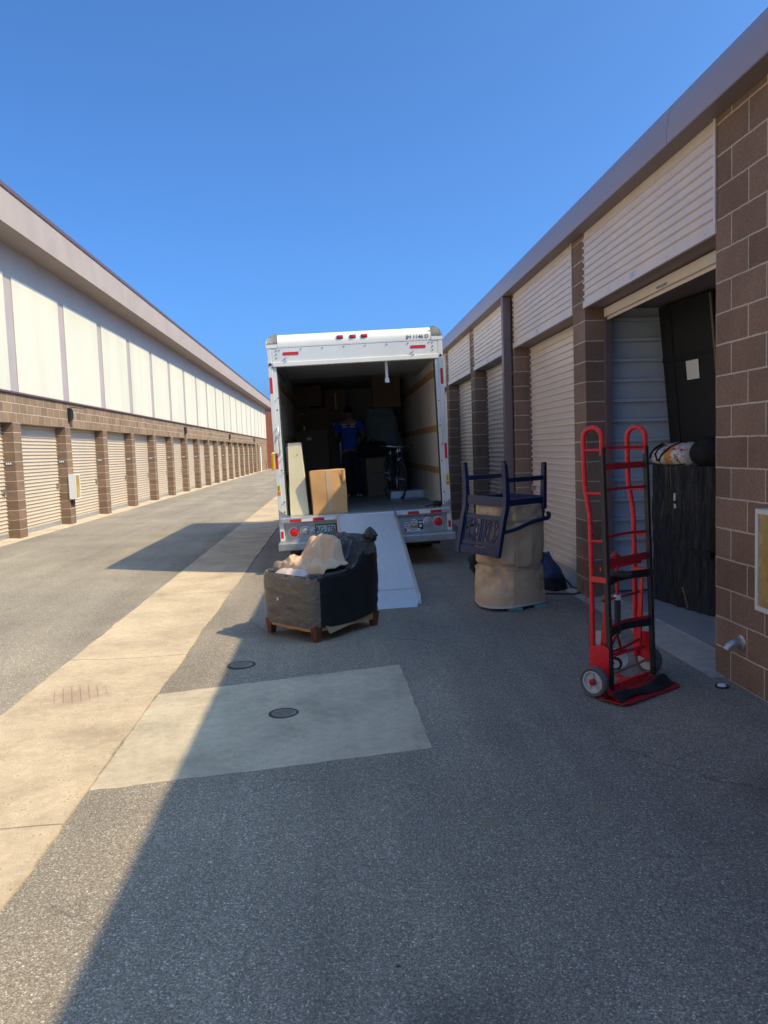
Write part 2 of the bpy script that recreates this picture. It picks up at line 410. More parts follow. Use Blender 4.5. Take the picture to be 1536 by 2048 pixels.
M['slat'] = mat('oak_slat', (.44,.25,.11), .55, var=.25, vs=9, stretch=(1,.15,1))
M['plate_blue'] = mat('plate_blue', (.38,.55,.58), .4, var=.06)
M['ink'] = mat('dark_ink', (.02,.025,.03), .5, var=.05)
M['ink_grey'] = mat('grey_ink', (.16,.15,.13), .5, var=.05)
M['yellow'] = mat('yellow_sticker', (.82,.66,.03), .4, var=.04)
M['orange'] = mat('orange_sticker', (.72,.22,.05), .4, var=.05)
M['blue_sticker'] = mat('blue_sticker', (.05,.12,.33), .4, var=.05)
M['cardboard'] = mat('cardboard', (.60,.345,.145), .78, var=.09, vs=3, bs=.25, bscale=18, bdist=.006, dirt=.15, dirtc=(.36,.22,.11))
M['cardboard_dk'] = mat('cardboard_shaded', (.25,.165,.10), .8, var=.12, vs=3, bs=.2, bscale=18, bdist=.006)  # darker cardboard copy: the dimness inside the truck is put into its colour
M['tape'] = mat('packing_tape', (.55,.40,.24), .22, var=.08, vs=6)
M['tape_white'] = mat('white_label', (.72,.71,.67), .5, var=.06)
M['cream_board'] = mat('cream_laminate', (.71,.66,.47), .5, var=.04, vs=3, dirt=.12, dirtc=(.55,.49,.34))
M['kraft'] = mat('kraft_paper', (.74,.51,.31), .7, var=.10, vs=5, bs=.30, bscale=26, bdist=.006)
M['packing_paper'] = mat('packing_paper', (.52,.36,.235), .72, var=.12, vs=5, bs=.35, bscale=26, bdist=.006)
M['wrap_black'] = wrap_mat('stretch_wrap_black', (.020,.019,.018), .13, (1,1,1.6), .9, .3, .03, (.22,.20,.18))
M['wrap_side'] = mat('taut_black_wrap', (.012,.013,.016), .42, var=.2, vs=5, bs=.25, bscale=10, bdist=.004, stretch=(1,1,.5))
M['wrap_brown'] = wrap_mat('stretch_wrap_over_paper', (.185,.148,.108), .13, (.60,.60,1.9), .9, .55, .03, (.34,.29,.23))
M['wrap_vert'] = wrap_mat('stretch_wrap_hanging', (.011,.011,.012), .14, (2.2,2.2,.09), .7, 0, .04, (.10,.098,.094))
M['cherry'] = mat('cherry_wood', (.17,.045,.022), .3, var=.25, vs=12, stretch=(1,1,.2))
M['navy'] = mat('navy_paint', (.016,.032,.092), .32, var=.12, vs=5)
M['hand_red'] = mat('red_enamel', (.78,.022,.035), .28, var=.08, vs=6, dirt=.1, dirtc=(.18,.01,.01))
M['hand_darkred'] = mat('worn_red_enamel', (.42,.014,.024), .4, var=.2, vs=8, dirt=.3, dirtc=(.06,.02,.02))
M['rail_black'] = mat('rail_black', (.028,.028,.03), .48, var=.2, vs=9)
M['tyre_grey'] = mat('grey_tyre', (.12,.115,.11), .8, var=.15, vs=9)
M['wheel_grey'] = mat('grey_wheel', (.55,.55,.54), .5, var=.08)
M['webbing'] = mat('black_webbing', (.014,.014,.016), .85, var=.3, bs=.4, bscale=160, bdist=.003)
M['zinc'] = mat('zinc', (.55,.55,.52), .3, .85)
M['skin'] = mat('skin', (.30,.17,.11), .55, var=.05)
M['hair'] = mat('hair', (.012,.010,.009), .6, var=.3, vs=40)
M['shirt'] = mat('blue_cotton', (.025,.095,.48), .85, var=.10, vs=7, bs=.4, bscale=9, bdist=.02)
M['trousers'] = mat('dark_trousers', (.03,.032,.036), .9, var=.15, bs=.3, bscale=9, bdist=.02)
M['shoe'] = mat('shoe', (.05,.05,.05), .6)
M['bike_black'] = mat('bike_black', (.035,.045,.055), .25, var=.1)
M['chrome'] = mat('chrome', (.68,.69,.70), .18, .95, .05)
M['black_fabric'] = mat('black_fabric', (.010,.010,.012), .9, var=.3, vs=9, bs=.5, bscale=14, bdist=.02)
M['dust_cover'] = mat('dust_cover', (.012,.012,.014), .82, var=.25, vs=4, bs=.2, bscale=10, bdist=.01)
M['wood_strip'] = mat('wood_strip', (.16,.13,.10), .7, var=.2, vs=8)
M['paper'] = mat('white_paper', (.74,.73,.70), .8, var=.03, bs=.2, bscale=8, bdist=.01)
M['moving_pad'] = mat('moving_pad', (.20,.26,.27), .9, var=.12, vs=6, bs=.4, bscale=8, bdist=.03)
M['blue_bag'] = mat('blue_bag', (.012,.030,.105), .7, var=.12, bs=.4, bscale=9, bdist=.02)
M['foam_wrap'] = mat('foam_wrap', (.50,.42,.38), .7, var=.06)
M['teal'] = mat('teal_foam', (.13,.30,.27), .7)
M['iron'] = mat('cast_iron', (.25,.215,.18), .8, .0, .2, 20, bs=.6, bscale=60, bdist=.01)
M['brown_edge'] = mat('cardboard_flat', (.38,.27,.16), .8, var=.08)

# ------------------------------------------------------------------ ground
def zg(x):
    if x <= -6.6 or x >= 2.55: return 0.0
    if x < -2.3: return -.09*(x+6.6)/4.3
    if x < -1.34: return -.09
    return -.09*(2.55-x)/3.89

mb = MB()
xs = [-400, -60, -6.9, -6.6, -4.4, -2.3, -1.34, .6, 2.55, 3.0, 60, 400]
ys = [-120, -12, 0, 4, 8, 12, 16, 24, 40, 80, 200, 900]
mb.grid(lambda u, v: (xs[round(u*11)], ys[round(v*11)], zg(xs[round(u*11)])), 11, 11)
tag(mb.build('asphalt_drive', M['asphalt'], smooth=180), 'dark grey asphalt drive between the two rows of storage units', 'road', kind='structure')

# gutter strip with slightly ragged edges
mb = MB()
def gut(u, v):
    y = -12 + 95*v
    ed = .014*nz(0, y, 3, 2.3) + .010*nz(0, y, 9, 9)
    ed2 = .022*nz(5, y, 3, 1.7) + .014*nz(2, y, 9, 7)
    x = (-2.3+ed)*(1-u) + (-1.33+ed2)*u
    d = abs(u-.5)*2
    return (x, y, -.0855 - .010*(1-d*d) + .006)
mb.plate(gut, 6, 900, (0, 0, -.03))
tag(mb.build('concrete_gutter', M['gutter'], smooth=40), 'tan concrete drainage gutter running down the middle of the drive', 'gutter', kind='structure')

mb = MB()
q = [(-1.325, 3.97), (.489, 4.168), (.453, 5.876), (-1.325, 5.565)]
def slab(u, v):
    a = [q[0][i]*(1-u)+q[1][i]*u for i in (0,1)]; b = [q[3][i]*(1-u)+q[2][i]*u for i in (0,1)]
    x = a[0]*(1-v)+b[0]*v; y = a[1]*(1-v)+b[1]*v
    if u in (0, 1): x += .008*nz(x, y, 0, 9)
    if v in (0, 1): y += .012*nz(x, y, 4, 9)
    return (x, y, zg(x)+.004)
mb.plate(slab, 40, 40, (0, 0, -.03))
tag(mb.build('concrete_slab', M['slab'], smooth=30), 'rectangular grey concrete patch in the asphalt around a round cover', 'concrete patch', kind='structure')

def cover(x, y, r, label):
    t = thing('cleanout_cover', label, 'manhole cover', (x, y, zg(x)+.004))
    mb = MB(); mb.lathe([(r, -.01), (r, .003), (r*.86, .005), (r*.84, .001), (r*.80, .001)], (0,0,0), n=36)
    mb.build('rim', M['rubber'], t, smooth=30)
    mb = MB(); mb.lathe([(r*.79, -.008), (r*.79, .004), (r*.75, .0055)], (0,0,0), n=36)
    for k in range(-4, 5):
        h = math.sqrt(max(.0, (r*.66)**2-(k*r*.15)**2))
        if h > .01: mb.box(-h, k*r*.15-r*.03, .0056, h, k*r*.15+r*.03, .0085)
    for k in (-1, 1): mb.lathe([(.008, .0056), (.006, .010)], (k*r*.72, 0, 0), n=10)
    mb.build('lid', M['iron'], t, smooth=30)
cover(-.384, 4.945, .098, 'round rusty cover set in the middle of the concrete patch')
cover(-.800, 6.20, .112, 'round iron cover sunk in the asphalt beyond the concrete patch')

mb = MB()
mb.prism([(2.505, -.02), (2.505, .003), (2.60, .012), (2.805, .035), (2.805, -.02)], 'y', 4.985, 82)
tag(mb.build('concrete_sill', M['sill'], smooth=20), 'concrete apron along the foot of the right row of units', 'sill', kind='structure')
mb = MB()
mb.prism([(-6.86, -.02), (-6.86, .03), (-6.5, .010), (-6.47, .001), (-6.47, -.02)], 'y', -12, 79)
tag(mb.build('concrete_apron', M['gutter'], smooth=20), 'pale concrete apron along the foot of the left row of units', 'apron', kind='structure')

# ------------------------------------------------------------------ corrugated door sheet
def ribsheet(mb, x, out, y0, y1, z0, z1, pitch, rib, depth, top=True):
    # horizontal ribs, profile in (x, z); out = +1 or -1 in x
    zs = []; z = z0
    while z < z1 - 1e-4:
        a = min(z+pitch-rib, z1); zs += [(0, z), (0, a)]
        if a + rib <= z1: zs += [(depth, a+rib*.30), (depth, a+rib*.70)]
        z += pitch
    zs.append((0, z1))
    pts = [zs[0]]
    for p in zs[1:]:
        if p[1] > pts[-1][1]+1e-5: pts.append(p)
    n = len(pts)
    vs = [(x+out*d, y0, z) for d, z in pts] + [(x+out*d, y1, z) for d, z in pts]
    mb.add(vs, [(i, i+1, n+i+1, n+i) for i in range(n-1)])
    # back sheet closes it
    mb.add([(x-out*.02, y0, z0), (x-out*.02, y0, z1), (x-out*.02, y1, z1), (x-out*.02, y1, z0)], [(0,1,2,3)])
    mb.add([(x-out*.02, y0, z1), (x, y0, z1), (x, y1, z1), (x-out*.02, y1, z1)], [(0,1,2,3)])
    return mb

# ------------------------------------------------------------------ right building
PX = 2.59; SP = 3.05; P0 = 7.80; PW = .39; NR = 21
rb = thing('storage_building', 'right-hand storage building of brown split block with a mauve metal roof edge', 'building', (PX, 5.11, 0))
def rel(o):                                                 # geometry is written in world metres
    if o.parent is rb: o.location = (-PX, -5.11, 0)
    return o
rel(MB().box(PX, -14, -.05, 2.86, 5.11, 3.71).build('block_wall', M['block_r'], rb))
for k in range(NR):
    y = P0+SP*k
    MBp = MB().box(PX, y, -.05, 2.86, y+PW, 3.71)
    rel(MBp.build('pillar', M['pillar_r'], rb, bevel=.006))
# header panels, soffits, doors
def header(k):
    y0 = 5.11 if k == 0 else P0+SP*(k-1)+PW
    y1 = P0+SP*k
    mb = MB()
    ribsheet(mb, 2.592, -1, y0-.012, y1+.012, 3.03, 3.709, .0685, .032, .015)
    mb.box(2.576, y0-.014, 2.968, 2.60, y1+.014, 3.0295)        # bottom flashing
    mb.box(2.5765, y0-.014, 3.030, 2.5865, y0+.012, 3.708)
    o = rel(mb.build('header_panel', M['door_r'], rb))
    for q in range(5):
        yy = y0+.12+(y1-y0-.24)*q/4
        rel(MB().lathe([(.006, 0), (.004, .003)], (2.5758, yy, 2.998), (-1,0,0), 8).build('screw', M['galv'], o)) if k < 3 else None
    s = MB().box(2.601, y0+.002, 2.9685, 2.858, y1-.002, 2.978)
    rel(s.build('header_soffit', M['soffit'], rb))
    t = MB().box(2.5735, (y0+y1)/2+.03, 2.985, 2.5758, (y0+y1)/2+.12, 3.045)
    pl = rel(t.build('unit_number_plate', M['tape_white'], rb))
    u = MB().box(2.5715, (y0+y1)/2+.042, 2.995, 2.5733, (y0+y1)/2+.108, 3.035)
    rel(u.build('number_field', M['galv'], pl))
    return y0, y1
for k in range(NR):
    y0, y1 = header(k)
    # guides
    for ya in (y0+.001, y1-.045): rel(MB().box(2.788, ya, 0, 2.85, ya+.044, 2.968).build('door_guide', M['downspout'], rb))
    if k:
        mb = MB(); ribsheet(mb, 2.812, -1, y0+.03, y1-.03, .12, 2.965, .079, .034, .019)
        d = rel(mb.build('roll_up_door', M['door_r'], rb))
        rel(MB().box(2.792, y0+.046, .036, 2.81, y1-.046, .119).build('bottom_bar', M['galv'], d))
        if k < 8:
            rel(MB().box(2.775, y1-.20, .98, 2.80, y1-.06, 1.04).box(2.76, y1-.15, .99, 2.776, y1-.09, 1.03).build('latch', M['brass'], d))
    else:
        d = rel(MB().box(2.770, y0+.046, 2.868, 2.80, y1-.046, 2.955).box(2.802, y0+.05, 2.84, 2.812, y1-.05, 2.964).build('roll_up_door', M['door_r'], rb, bevel=.005))
        rel(MB().tube([(2.769, 6.28, 2.895), (2.745, 6.29, 2.885), (2.745, 6.42, 2.885), (2.769, 6.43, 2.895)], .008, 8).build('handle', M['galv'], d, smooth=60))
        rel(MB().box(2.764, 5.22, 2.89, 2.7695, 5.62, 2.94).build('latch_plate', M['white_metal'], d))
# roof edge in lengths
prof = [(2.45, 3.712), (2.45, 3.80), (2.463, 3.90), (2.495, 3.985), (2.545, 4.03), (2.62, 4.045), (3.2, 4.05), (3.2, 3.712)]
ye = [-14, -.55, 5.55, 11.65, 17.75, 23.85, 29.95, 36.05, 42.15, 48.25, 54.35, 60.45, 66.55, 72.65]
for a, b in zip(ye, ye[1:]):
    rel(MB().prism(prof, 'y', a, b-.006).build('fascia_panel', M['fascia'], rb, smooth=50))
    rel(MB().box(2.452, a+.002, 3.7045, 2.589, b-.002, 3.7115).build('eave_soffit', M['soffit'], rb))
rel(MB().box(3.201, -14, 3.80, 13, 72.6, 4.04).build('roof', M['roof'], rb))
rel(MB().box(2.861, -14, 0, 13, 4.88, 3.79).box(9, 4.881, 0, 13, 8.0, 3.79).box(2.9, 8.06, 0, 13, 72.6, 3.79).build('inner_block', M['soffit'], rb))
rel(MB().box(2.861, 4.881, 2.985, 8.99, 8.05, 3.10).build('unit_ceiling', M['soffit'], rb))
mb = MB()
z = .05; pf = []                                                    # the ribbed partition on the far side of the open unit
while z < 2.9:
    pf += [(7.925, z), (7.925, z+.125), (7.868, z+.128), (7.868, z+.160), (7.925, z+.171)]; z += .205
pf = [p for p in pf if p[1] < 2.98]+[(7.925, 2.98)]
mb.prism([(7.955, .05)]+pf+[(7.955, 2.98)], 'x', 2.862, 8.9)
rel(mb.build('partition', M['inner_wall'], rb))
rel(MB().box(2.807, 5.12, -.02, 8.98, 7.86, .047).build('unit_floor', M['floor'], rb))
# downspouts
for y in (10.93, 29.2, 47.5):
    o = rel(MB().box(2.455, y, .12, 2.575, y+.12, 3.70).build('downspout', M['downspout'], rb, bevel=.01))
    for z in (1.2, 2.6): rel(MB().box(2.447, y-.012, z, 2.588, y+.132, z+.05).build('strap', M['downspout'], o))
# pipe spout through the block wall
sp = thing('drain_spout', 'grey bent drain pipe stub with round flange on the near block wall', 'pipe', (2.589, 4.76, .30))
MB().lathe([(.050, 0), (.050, .006), (.040, .014), (.028, .016)], (0,0,0), (-1,0,0), 24).build('flange', M['galv'], sp, smooth=40)
MB().tube([(-.014,0,0), (-.045,0,0), (-.065,0,-.006), (-.083,.005,-.022), (-.095,.01,-.045)], [.026,.026,.026,.027,.027], 16).build('elbow', M['galv'], sp, smooth=50)
def cabinet(name, label, loc, face, ln, ht, dp):
    t = thing(name, label, 'cabinet', loc)
    s = face
    fr = .028
    MB().box(0, 0, 0, s*dp*.86, ln, ht).build('case', M['white_metal'], t, bevel=.004)
    a, b = s*dp*.862, s*dp
    MB().box(a, 0, 0, b, ln, fr).box(a, 0, ht-fr, b, ln, ht).box(a, 0, fr+.0005, b, fr, ht-fr-.0005).box(a, ln-fr, fr+.0005, b, ln, ht-fr-.0005).build('frame', M['white_metal'], t)
    MB().box(a, fr+.001, fr+.001, s*dp*.95, ln-fr-.001, ht-fr-.001).build('window', M['cab_glass'], t)
    return t
cabinet('extinguisher_cabinet', 'white framed cabinet with amber window on the nearest brown block wall', (2.588, 3.86, .60), -1, .52, .60, .13)

# ------------------------------------------------------------------ left building
LX = -6.6; LS = 3.17; L0 = 16.65; LW = .40; LA, LB = -4, 16
lb = thing('storage_building', 'tall left building with cream stucco panels above brown block and many roll-up doors', 'building', (LX, L0, 0))
def rel2(o):
    if o.parent is lb: o.location = (-LX, -L0, 0)
    return o
rel2(MB().box(LX-.28, -12, 2.44, LX, 79, 3.045).build('block_band', M['block_l'], lb))
for a, b in ((L0+LS*LB+LW, 68.90), (70.1, 79), (-12, L0+LS*LA-.001)): rel2(MB().box(LX-.28, a, -.05, LX, b, 2.439).build('block_wall', M['block_l'], lb))
for k in range(LA, LB+1):
    y = L0+LS*k
    p = rel2(MB().box(LX-.28, y, -.05, LX, y+LW, 2.439).build('pillar', M['pillar'], lb, bevel=.006))
    n_ = rel2(MB().box(LX-.22, y-.006, 1.555, LX-.06, y-.001, 1.625).build('number_plate', M['plate'], p))
    mb = MB()
    for j in range(3): mb.box(LX-.19+j*.04, y-.008, 1.57, LX-.165+j*.04, y-.0065, 1.61)
    rel2(mb.build('number_marks', M['white'], n_))
    if k < LB:
        a, b = y+LW, y+LS
        mb = MB(); ribsheet(mb, LX-.245, 1, a+.002, b-.002, .13, 2.438, .079, .030, .022)
        d = rel2(mb.build('roll_up_door', M['door_l'], lb))
        rel2(MB().box(LX-.243, a+.02, .032, LX-.222, b-.02, .129).build('bottom_bar', M['galv'], d))
        rel2(MB().box(LX-.232, b-.20, .97, LX-.20, b-.05, 1.05).box(LX-.199, b-.16, .94, LX-.175, b-.09, 1.08).build('latch', M['brass'], d, bevel=.004))
rel2(MB().box(LX-.24, 68.91, 0, LX-.20, 70.09, 2.43).build('entry_door', M['door_l'], lb))
rel2(MB().cyl((LX+.06, 71.2, 0), (LX+.06, 71.2, 2.2), .06, 12).build('standpipe', M['white'], lb, smooth=50))
rel2(MB().box(LX-.02, -12, 3.046, LX+.045, 79, 3.085).build('ledge_flashing', M['coping'], lb))
rel2(MB().box(LX-.30, -12, 3.086, LX-.018, 79, 6.14).build('stucco_wall', M['stucco'], lb))
for k in range(LA-1, 20):
    a = L0+LS*k+LW+.0; b = L0+LS*(k+1)+.02
    rel2(MB().box(LX-.017, a+.05, 3.087, LX+.004, min(b, 78.9), 5.50).build('stucco_panel', M['panel'], lb, bevel=.006))
rel2(MB().box(LX-.30, -12, 6.141, LX+.58, 79.02, 6.80).build('eave', M['stucco_fascia'], lb))
rel2(MB().box(LX-.32, -12, 6.801, LX+.605, 79.04, 6.885).build('coping', M['coping'], lb))
rel2(MB().box(-22, -12, 6.2, LX-.321, 79, 6.6).box(-22, -12, 0, LX-.301, 78.9, 6.19).build('rear_block', M['roof'], lb))
for y in (10.6, 20.05, 35.4, 50.5, 66.0):
    o = rel2(MB().prism([(LX+.001, 2.60), (LX+.05, 2.58), (LX+.10, 2.66), (LX+.10, 2.86), (LX+.06, 2.92), (LX+.001, 2.93)], 'y', y, y+.16).build('lamp_body', M['black_metal'], lb, bevel=.012))
    rel2(MB().prism([(LX+.065, 2.935), (LX+.38, 2.895), (LX+.38, 2.905), (LX+.065, 2.955)], 'y', y-.02, y+.18).build('lamp_hood', M['black_metal'], o))
c2 = cabinet('extinguisher_cabinet', 'white cabinet with yellow window on a pillar of the left building', (LX+.002, 19.80, .64), 1, .36, .62, .17)
MB().box(.02, .10, -.14, .05, .24, -.002).build('tag', M['black_metal'], c2)

# ------------------------------------------------------------------ far end
eb = thing('brick_building', 'dark red building closing the far end of the drive', 'building', (-3, 86, 0))
MB().box(-4.2, -3, -.05, 8, 8, 6.15).build('wall', M['red_brick'], eb)
MB().box(-4.25, -3.05, 6.151, 8.05, 8.05, 6.75).build('parapet', M['coping'], eb)
MB().box(1.5, -3.03, 0, 4.5, -3.001, 3.2).build('door', M['soffit'], eb)
bo = thing('bollard', 'yellow bollard at the far end of the drive beside the red wall', 'bollard', (-5.75, 77.0, 0))
MB().cyl((0,0,0), (0,0,1.55), .30, 20).build('post', M['bollard'], bo, smooth=40)
MB().lathe([(.30, 1.551), (.22, 1.66), (.08, 1.71)], (0,0,0), n=20).build('dome_cap', M['bollard'], bo, smooth=60)

# ------------------------------------------------------------------ moving truck (x right, y forward, z up from its own ground)
TLOC, TROT = Vector((.455, 11.0, -.045)), R_(-1.6)
TM = Matrix.Translation(TLOC) @ Matrix.Rotation(TROT, 4, 'Y')
tk = thing('box_truck', 'white moving truck with its rear roll-up door open and a ramp let down', 'truck', TLOC, (0, TROT, 0))
HW = 1.23; OW = 1.115; DK = .775; BL = 7.5
# shell of the cargo box
MB().box(-HW, .09, .62, -HW+.03, 6.4, 3.17).box(-HW, 6.401, 1.95, -HW+.03, BL, 3.17).build('side_panel', M['truck_white'], tk)
MB().box(HW-.03, .09, .62, HW, 6.4, 3.17).box(HW-.03, 6.401, 1.95, HW, BL, 3.17).build('side_panel', M['truck_white'], tk)
MB().box(-HW+.031, .20, 3.10, HW-.031, BL-.04, 3.17).build('ceiling', M['liner'], tk)
MB().box(-HW+.031, BL-.03, 1.95, HW-.031, BL, 3.17).box(-HW+.031, 6.37, .62, HW-.031, 6.4, 1.949).box(-HW+.031, 6.401, 1.95, HW-.031, BL-.031, 1.99).build('front_wall', M['liner'], tk)
mb = MB()                                                           # rounded roof cap
n = 10
pr = [(0, 3.152), (0, 3.20)] + [(.0+.145*(1-math.cos(a)), 3.20+.145*math.sin(a)) for a in [math.pi/2*i/n for i in range(1, n+1)]]
pr += [(BL, 3.345), (BL, 3.171), (.2, 3.171), (.2, 3.152)]
mb.prism(pr, 'x', -1.075, 1.075)
mb.build('roof_cap', M['truck_cap'], tk, smooth=35)
for s in (-1, 1):
    mb = MB()
    def corner(u, v):
        a = math.pi/2*u                                             # around the side radius
        b = math.pi/2*v
        x = 1.078 + (.158)*math.sin(a); zt = 3.20 + .145*math.cos(a)
        yb = .145*(1-math.sin(b)); 
        z = 3.20 + (zt-3.20)*math.sin(b) if v > 0 else 3.20
        return (s*x, -.004+yb*(1.0), z)
    mb.grid(corner, 10, 10)
    def side(u, v):
        a = math.pi/2*u
        return (s*(1.078+.158*math.sin(a)), .141+v*(BL-.141), 3.20+.145*math.cos(a))
    mb.grid(side, 10, 1)
    mb.box(s*1.078, -.004, 3.15, s*1.236, .30, 3.2005)
    mb.box(s*1.18, .301, 3.15, s*1.236, BL, 3.2005)
    mb.build('corner_cap', M['truck_cap'], tk, smooth=50, fix=True)
mb = MB()
for i in range(46): mb.lathe([(.0055, 0), (.004, .003)], (-1.06+i*2.12/45, -.0005, 3.168), (0,-1,0), 6)
mb.build('rivet_row', M['alu'], tk)
for x in (-.20, -.02, .14):
    o = MB().box(x-.035, -.012, 3.238, x+.035, .014, 3.276).build('marker_lamp', M['red_lens'], tk, bevel=.009)
    MB().box(x-.042, .0, 3.232, x+.042, .03, 3.282).build('bezel', M['black_metal'], o)
text('fleet_number', 'JH 1146 D', .074, M['ink'], tk, (.885, -.0035, 3.207), (R_(90), 0, 0), bold=.0)
# header above the opening
MB().box(-1.164, .002, 2.955, 1.164, .09, 3.148).build('header', M['truck_white'], tk, bevel=.004)
hd = MB().box(-1.164, -.012, 2.892, 1.164, .088, 2.954).build('header_lip', M['truck_cap'], tk, bevel=.006)
for x in (-.90, .885):
    MB().box(x-.108, -.002, 3.047, x+.108, .0, 3.088).build('reflector', M['red_refl'], tk)
    mb = MB()
    for dz in (2.935, 2.985): mb.bar((x-.10, -.01, dz-.02+.03), (x-.06, -.01, dz+.035), .012, .014)
    mb.build('hinge_bolt', M['alu'], tk)
mb = MB()
for i in range(8): mb.lathe([(.011, 0), (.008, .008)], (-1.05+i*2.1/7, .001, 3.128), (0,-1,0), 8)
for s in (-1, 1):
    for z in (3.07, 3.02, 3.12): mb.lathe([(.012, 0), (.008, .008)], (s*1.095, .001, z), (0,-1,0), 8)
mb.build('bolt_row', M['alu'], tk)
# rear posts with inner jamb track
for s in (-1, 1):
    p = MB().box(s*1.165, 0, .44, s*HW, .088, 3.149).build('rear_post', M['truck_white'], tk, bevel=.006)
    MB().box(s*1.115, .012, DK, s*1.164, .088, 2.891).build('door_jamb', M['truck_white'], tk, bevel=.004)
    MB().box(s*1.098, .035, DK+.01, s*1.1145, .085, 2.89).build('door_seal', M['rubber'], tk)
    for z in (2.64, 1.585): MB().box(s*1.182, -.003, z-.11, s*1.218, -.0005, z+.11).build('reflector', M['red_refl'], tk)
    MB().box(s*1.18, -.003, 1.155, s*1.222, -.0005, 1.25).build('warning_sticker', M['yellow'], tk)
    MB().box(s*1.18, -.003, 1.10, s*1.222, -.0005, 1.152).build('warning_sticker', M['orange'], tk)
    mb = MB()
    for z in (1.172, 1.188, 1.204, 1.22): mb.box(s*1.2-.012, -.0045, z, s*1.2+.012, -.0032, z+.009)
    mb.build('sticker_mark', M['ink'], tk)
    MB().box(s*1.178, -.003, .49, s*1.214, -.0005, .585).build('reflector', M['red_refl'], tk)
    for z in (2.3, 1.95, 1.45, 1.0, .86): MB().lathe([(.010, 0), (.007, .006)], (s*1.14, .012, z), (0,-1,0), 8).build('bolt', M['black_metal'], tk)
    MB().lathe([(.020, 0), (.016, .012)], (s*1.197, 0, 2.93), (0,-1,0), 10).build('bolt', M['black_metal'], tk)
    g = [(s*1.06, .778), (s*1.225, .90), (s*1.228, .715), (s*1.03, .715)]
    o = MB().prism(g, 'y', -.012, -.001).build('gusset_plate', M['bumper'], tk)
    for x, z in ((1.215, .86), (1.213, .79), (1.21, .735), (1.15, .75), (1.10, .74)): MB().lathe([(.010, 0), (.007, .006)], (s*x, -.012, z), (0,-1,0), 8).build('bolt', M['galv'], o)
    MB().tube([(s*1.15, .0, 2.06), (s*1.15, -.035, 2.03), (s*1.15, -.04, 1.92), (s*1.15, -.04, 1.74), (s*1.15, -.035, 1.70), (s*1.15, 0, 1.67)], .010, 8).build('grab_handle', M['alu'], tk, smooth=60)
for z in (2.45, 1.60, 1.40, 1.00): MB().tube([(-1.13, .005, z), (-1.115, -.022, z+.03)], .007, 6).build('lock_pin', M['alu'], tk, smooth=60)
for z0, z1 in ((1.86, 2.0), (1.66, 1.73)): MB().tube([(-1.19, -.006, z0), (-1.13, -.02, z1)], .006, 6).build('latch_bar', M['alu'], tk, smooth=60)
# sill, lamp panel, bumper
MB().box(-HW+.02, -.03, .700, HW-.02, .13, .774).build('sill', M['alu'], tk, bevel=.012, seg=3)
for a, b in ((-1.164, -.42), (.40, 1.164)): MB().box(a, .03, .435, b, .06, .698).build('lamp_panel', M['bumper'], tk)
MB().box(-.418, .08, .435, .398, .10, .699).build('ramp_slot', M['black_metal'], tk)
MB().box(-1.25, -.20, .325, 1.25, .03, .434).build('bumper', M['bumper'], tk, bevel=.014, seg=3)
def strip(x0, first):
    ln = .162; col = first
    for i in range(4):
        MB().box(x0+i*ln, -.0335, .712, x0+(i+1)*ln-.003, -.0305, .752).build('reflective_strip', M['red_refl' if col else 'white_refl'], tk); col = not col
strip(-1.075, True); strip(.44, False)
def lamp(x, z, r, lens, name):
    o = MB().lathe([(r*1.22, 0), (r*1.22, .010), (r*1.02, .014), (r*1.0, .006)], (x, .0295, z), (0,-1,0), 28).build(name, M['alu'], tk, smooth=40)
    l_ = MB().lathe([(r, .001), (r*.98, .016), (r*.8, .026), (r*.4, .031), (.001, .032)], (x, .0295, z), (0,-1,0), 28).build('lens', M[lens], o, smooth=60)
    return o
lamp(-1.03, .560, .062, 'red_lens', 'tail_lamp'); lamp(1.035, .580, .062, 'red_lens', 'tail_lamp')
lamp(-.875, .570, .060, 'clear_lens', 'reverse_lamp'); lamp(.885, .580, .060, 'clear_lens', 'reverse_lamp')
lamp(-.765, .566, .042, 'clear_lens', 'plate_lamp')
lp = MB().box(-.722, .018, .488, -.430, .0295, .650).build('licence_plate', M['plate_blue'], tk, bevel=.003)
MB().box(-.726, .012, .484, -.426, .0175, .508).box(-.726, .012, .640, -.426, .0175, .654).box(-.726, .012, .5085, -.714, .0175, .6395).box(-.438, .012, .5085, -.426, .0175, .6395).build('plate_frame', M['ink'], lp)
text('plate_number', 'AG\u00b7776', .112, M['ink'], lp, (-.585, .0165, .575), (R_(90), 0, 0), bold=.001, sx=.78)
MB().box(-.62, .009, .489, -.57, .0115, .507).build('sticker', M['red_refl'], lp)
MB().box(-.70, .009, .492, -.672, .0115, .503).box(-.655, .009, .492, -.635, .0115, .503).build('plate_mark', M['white'], lp)
text('panel_text', "Don't Forget Your Moving Boxes", .047, M['ink_grey'], tk, (.775, .0285, .672), (R_(90), 0, 0), bold=.0006)
def round_sticker(x, z, r):
    o = MB().lathe([(r, 0), (r, .0012)], (x, .0298, z), (0,-1,0), 28).build('round_sticker', M['blue_sticker'], tk)
    MB().lathe([(r*.9, .0013), (r*.9, .0022)], (x, .0298, z), (0,-1,0), 28).build('sticker_face', M['white'], o)
    mb = MB()
    for i in range(4): mb.box(x-r*.6+i*r*.32, .0264, z+.006, x-r*.6+i*r*.32+r*.22, .0274, z+.028-.006*(i % 2))
    mb.build('sticker_print', M['blue_sticker'], o)
    MB().box(x-r*.55, .0264, z-.026, x+r*.5, .0274, z-.010).build('sticker_band', M['red_refl'], o)
round_sticker(.583, .553, .050); round_sticker(.683, .594, .053)
MB().box(.645, .0283, .505, .735, .0297, .542).build('sticker', M['slat'], tk)
o = MB().box(.742, .0283, .482, .818, .0297, .612).build('dark_sticker', M['ink'], tk)
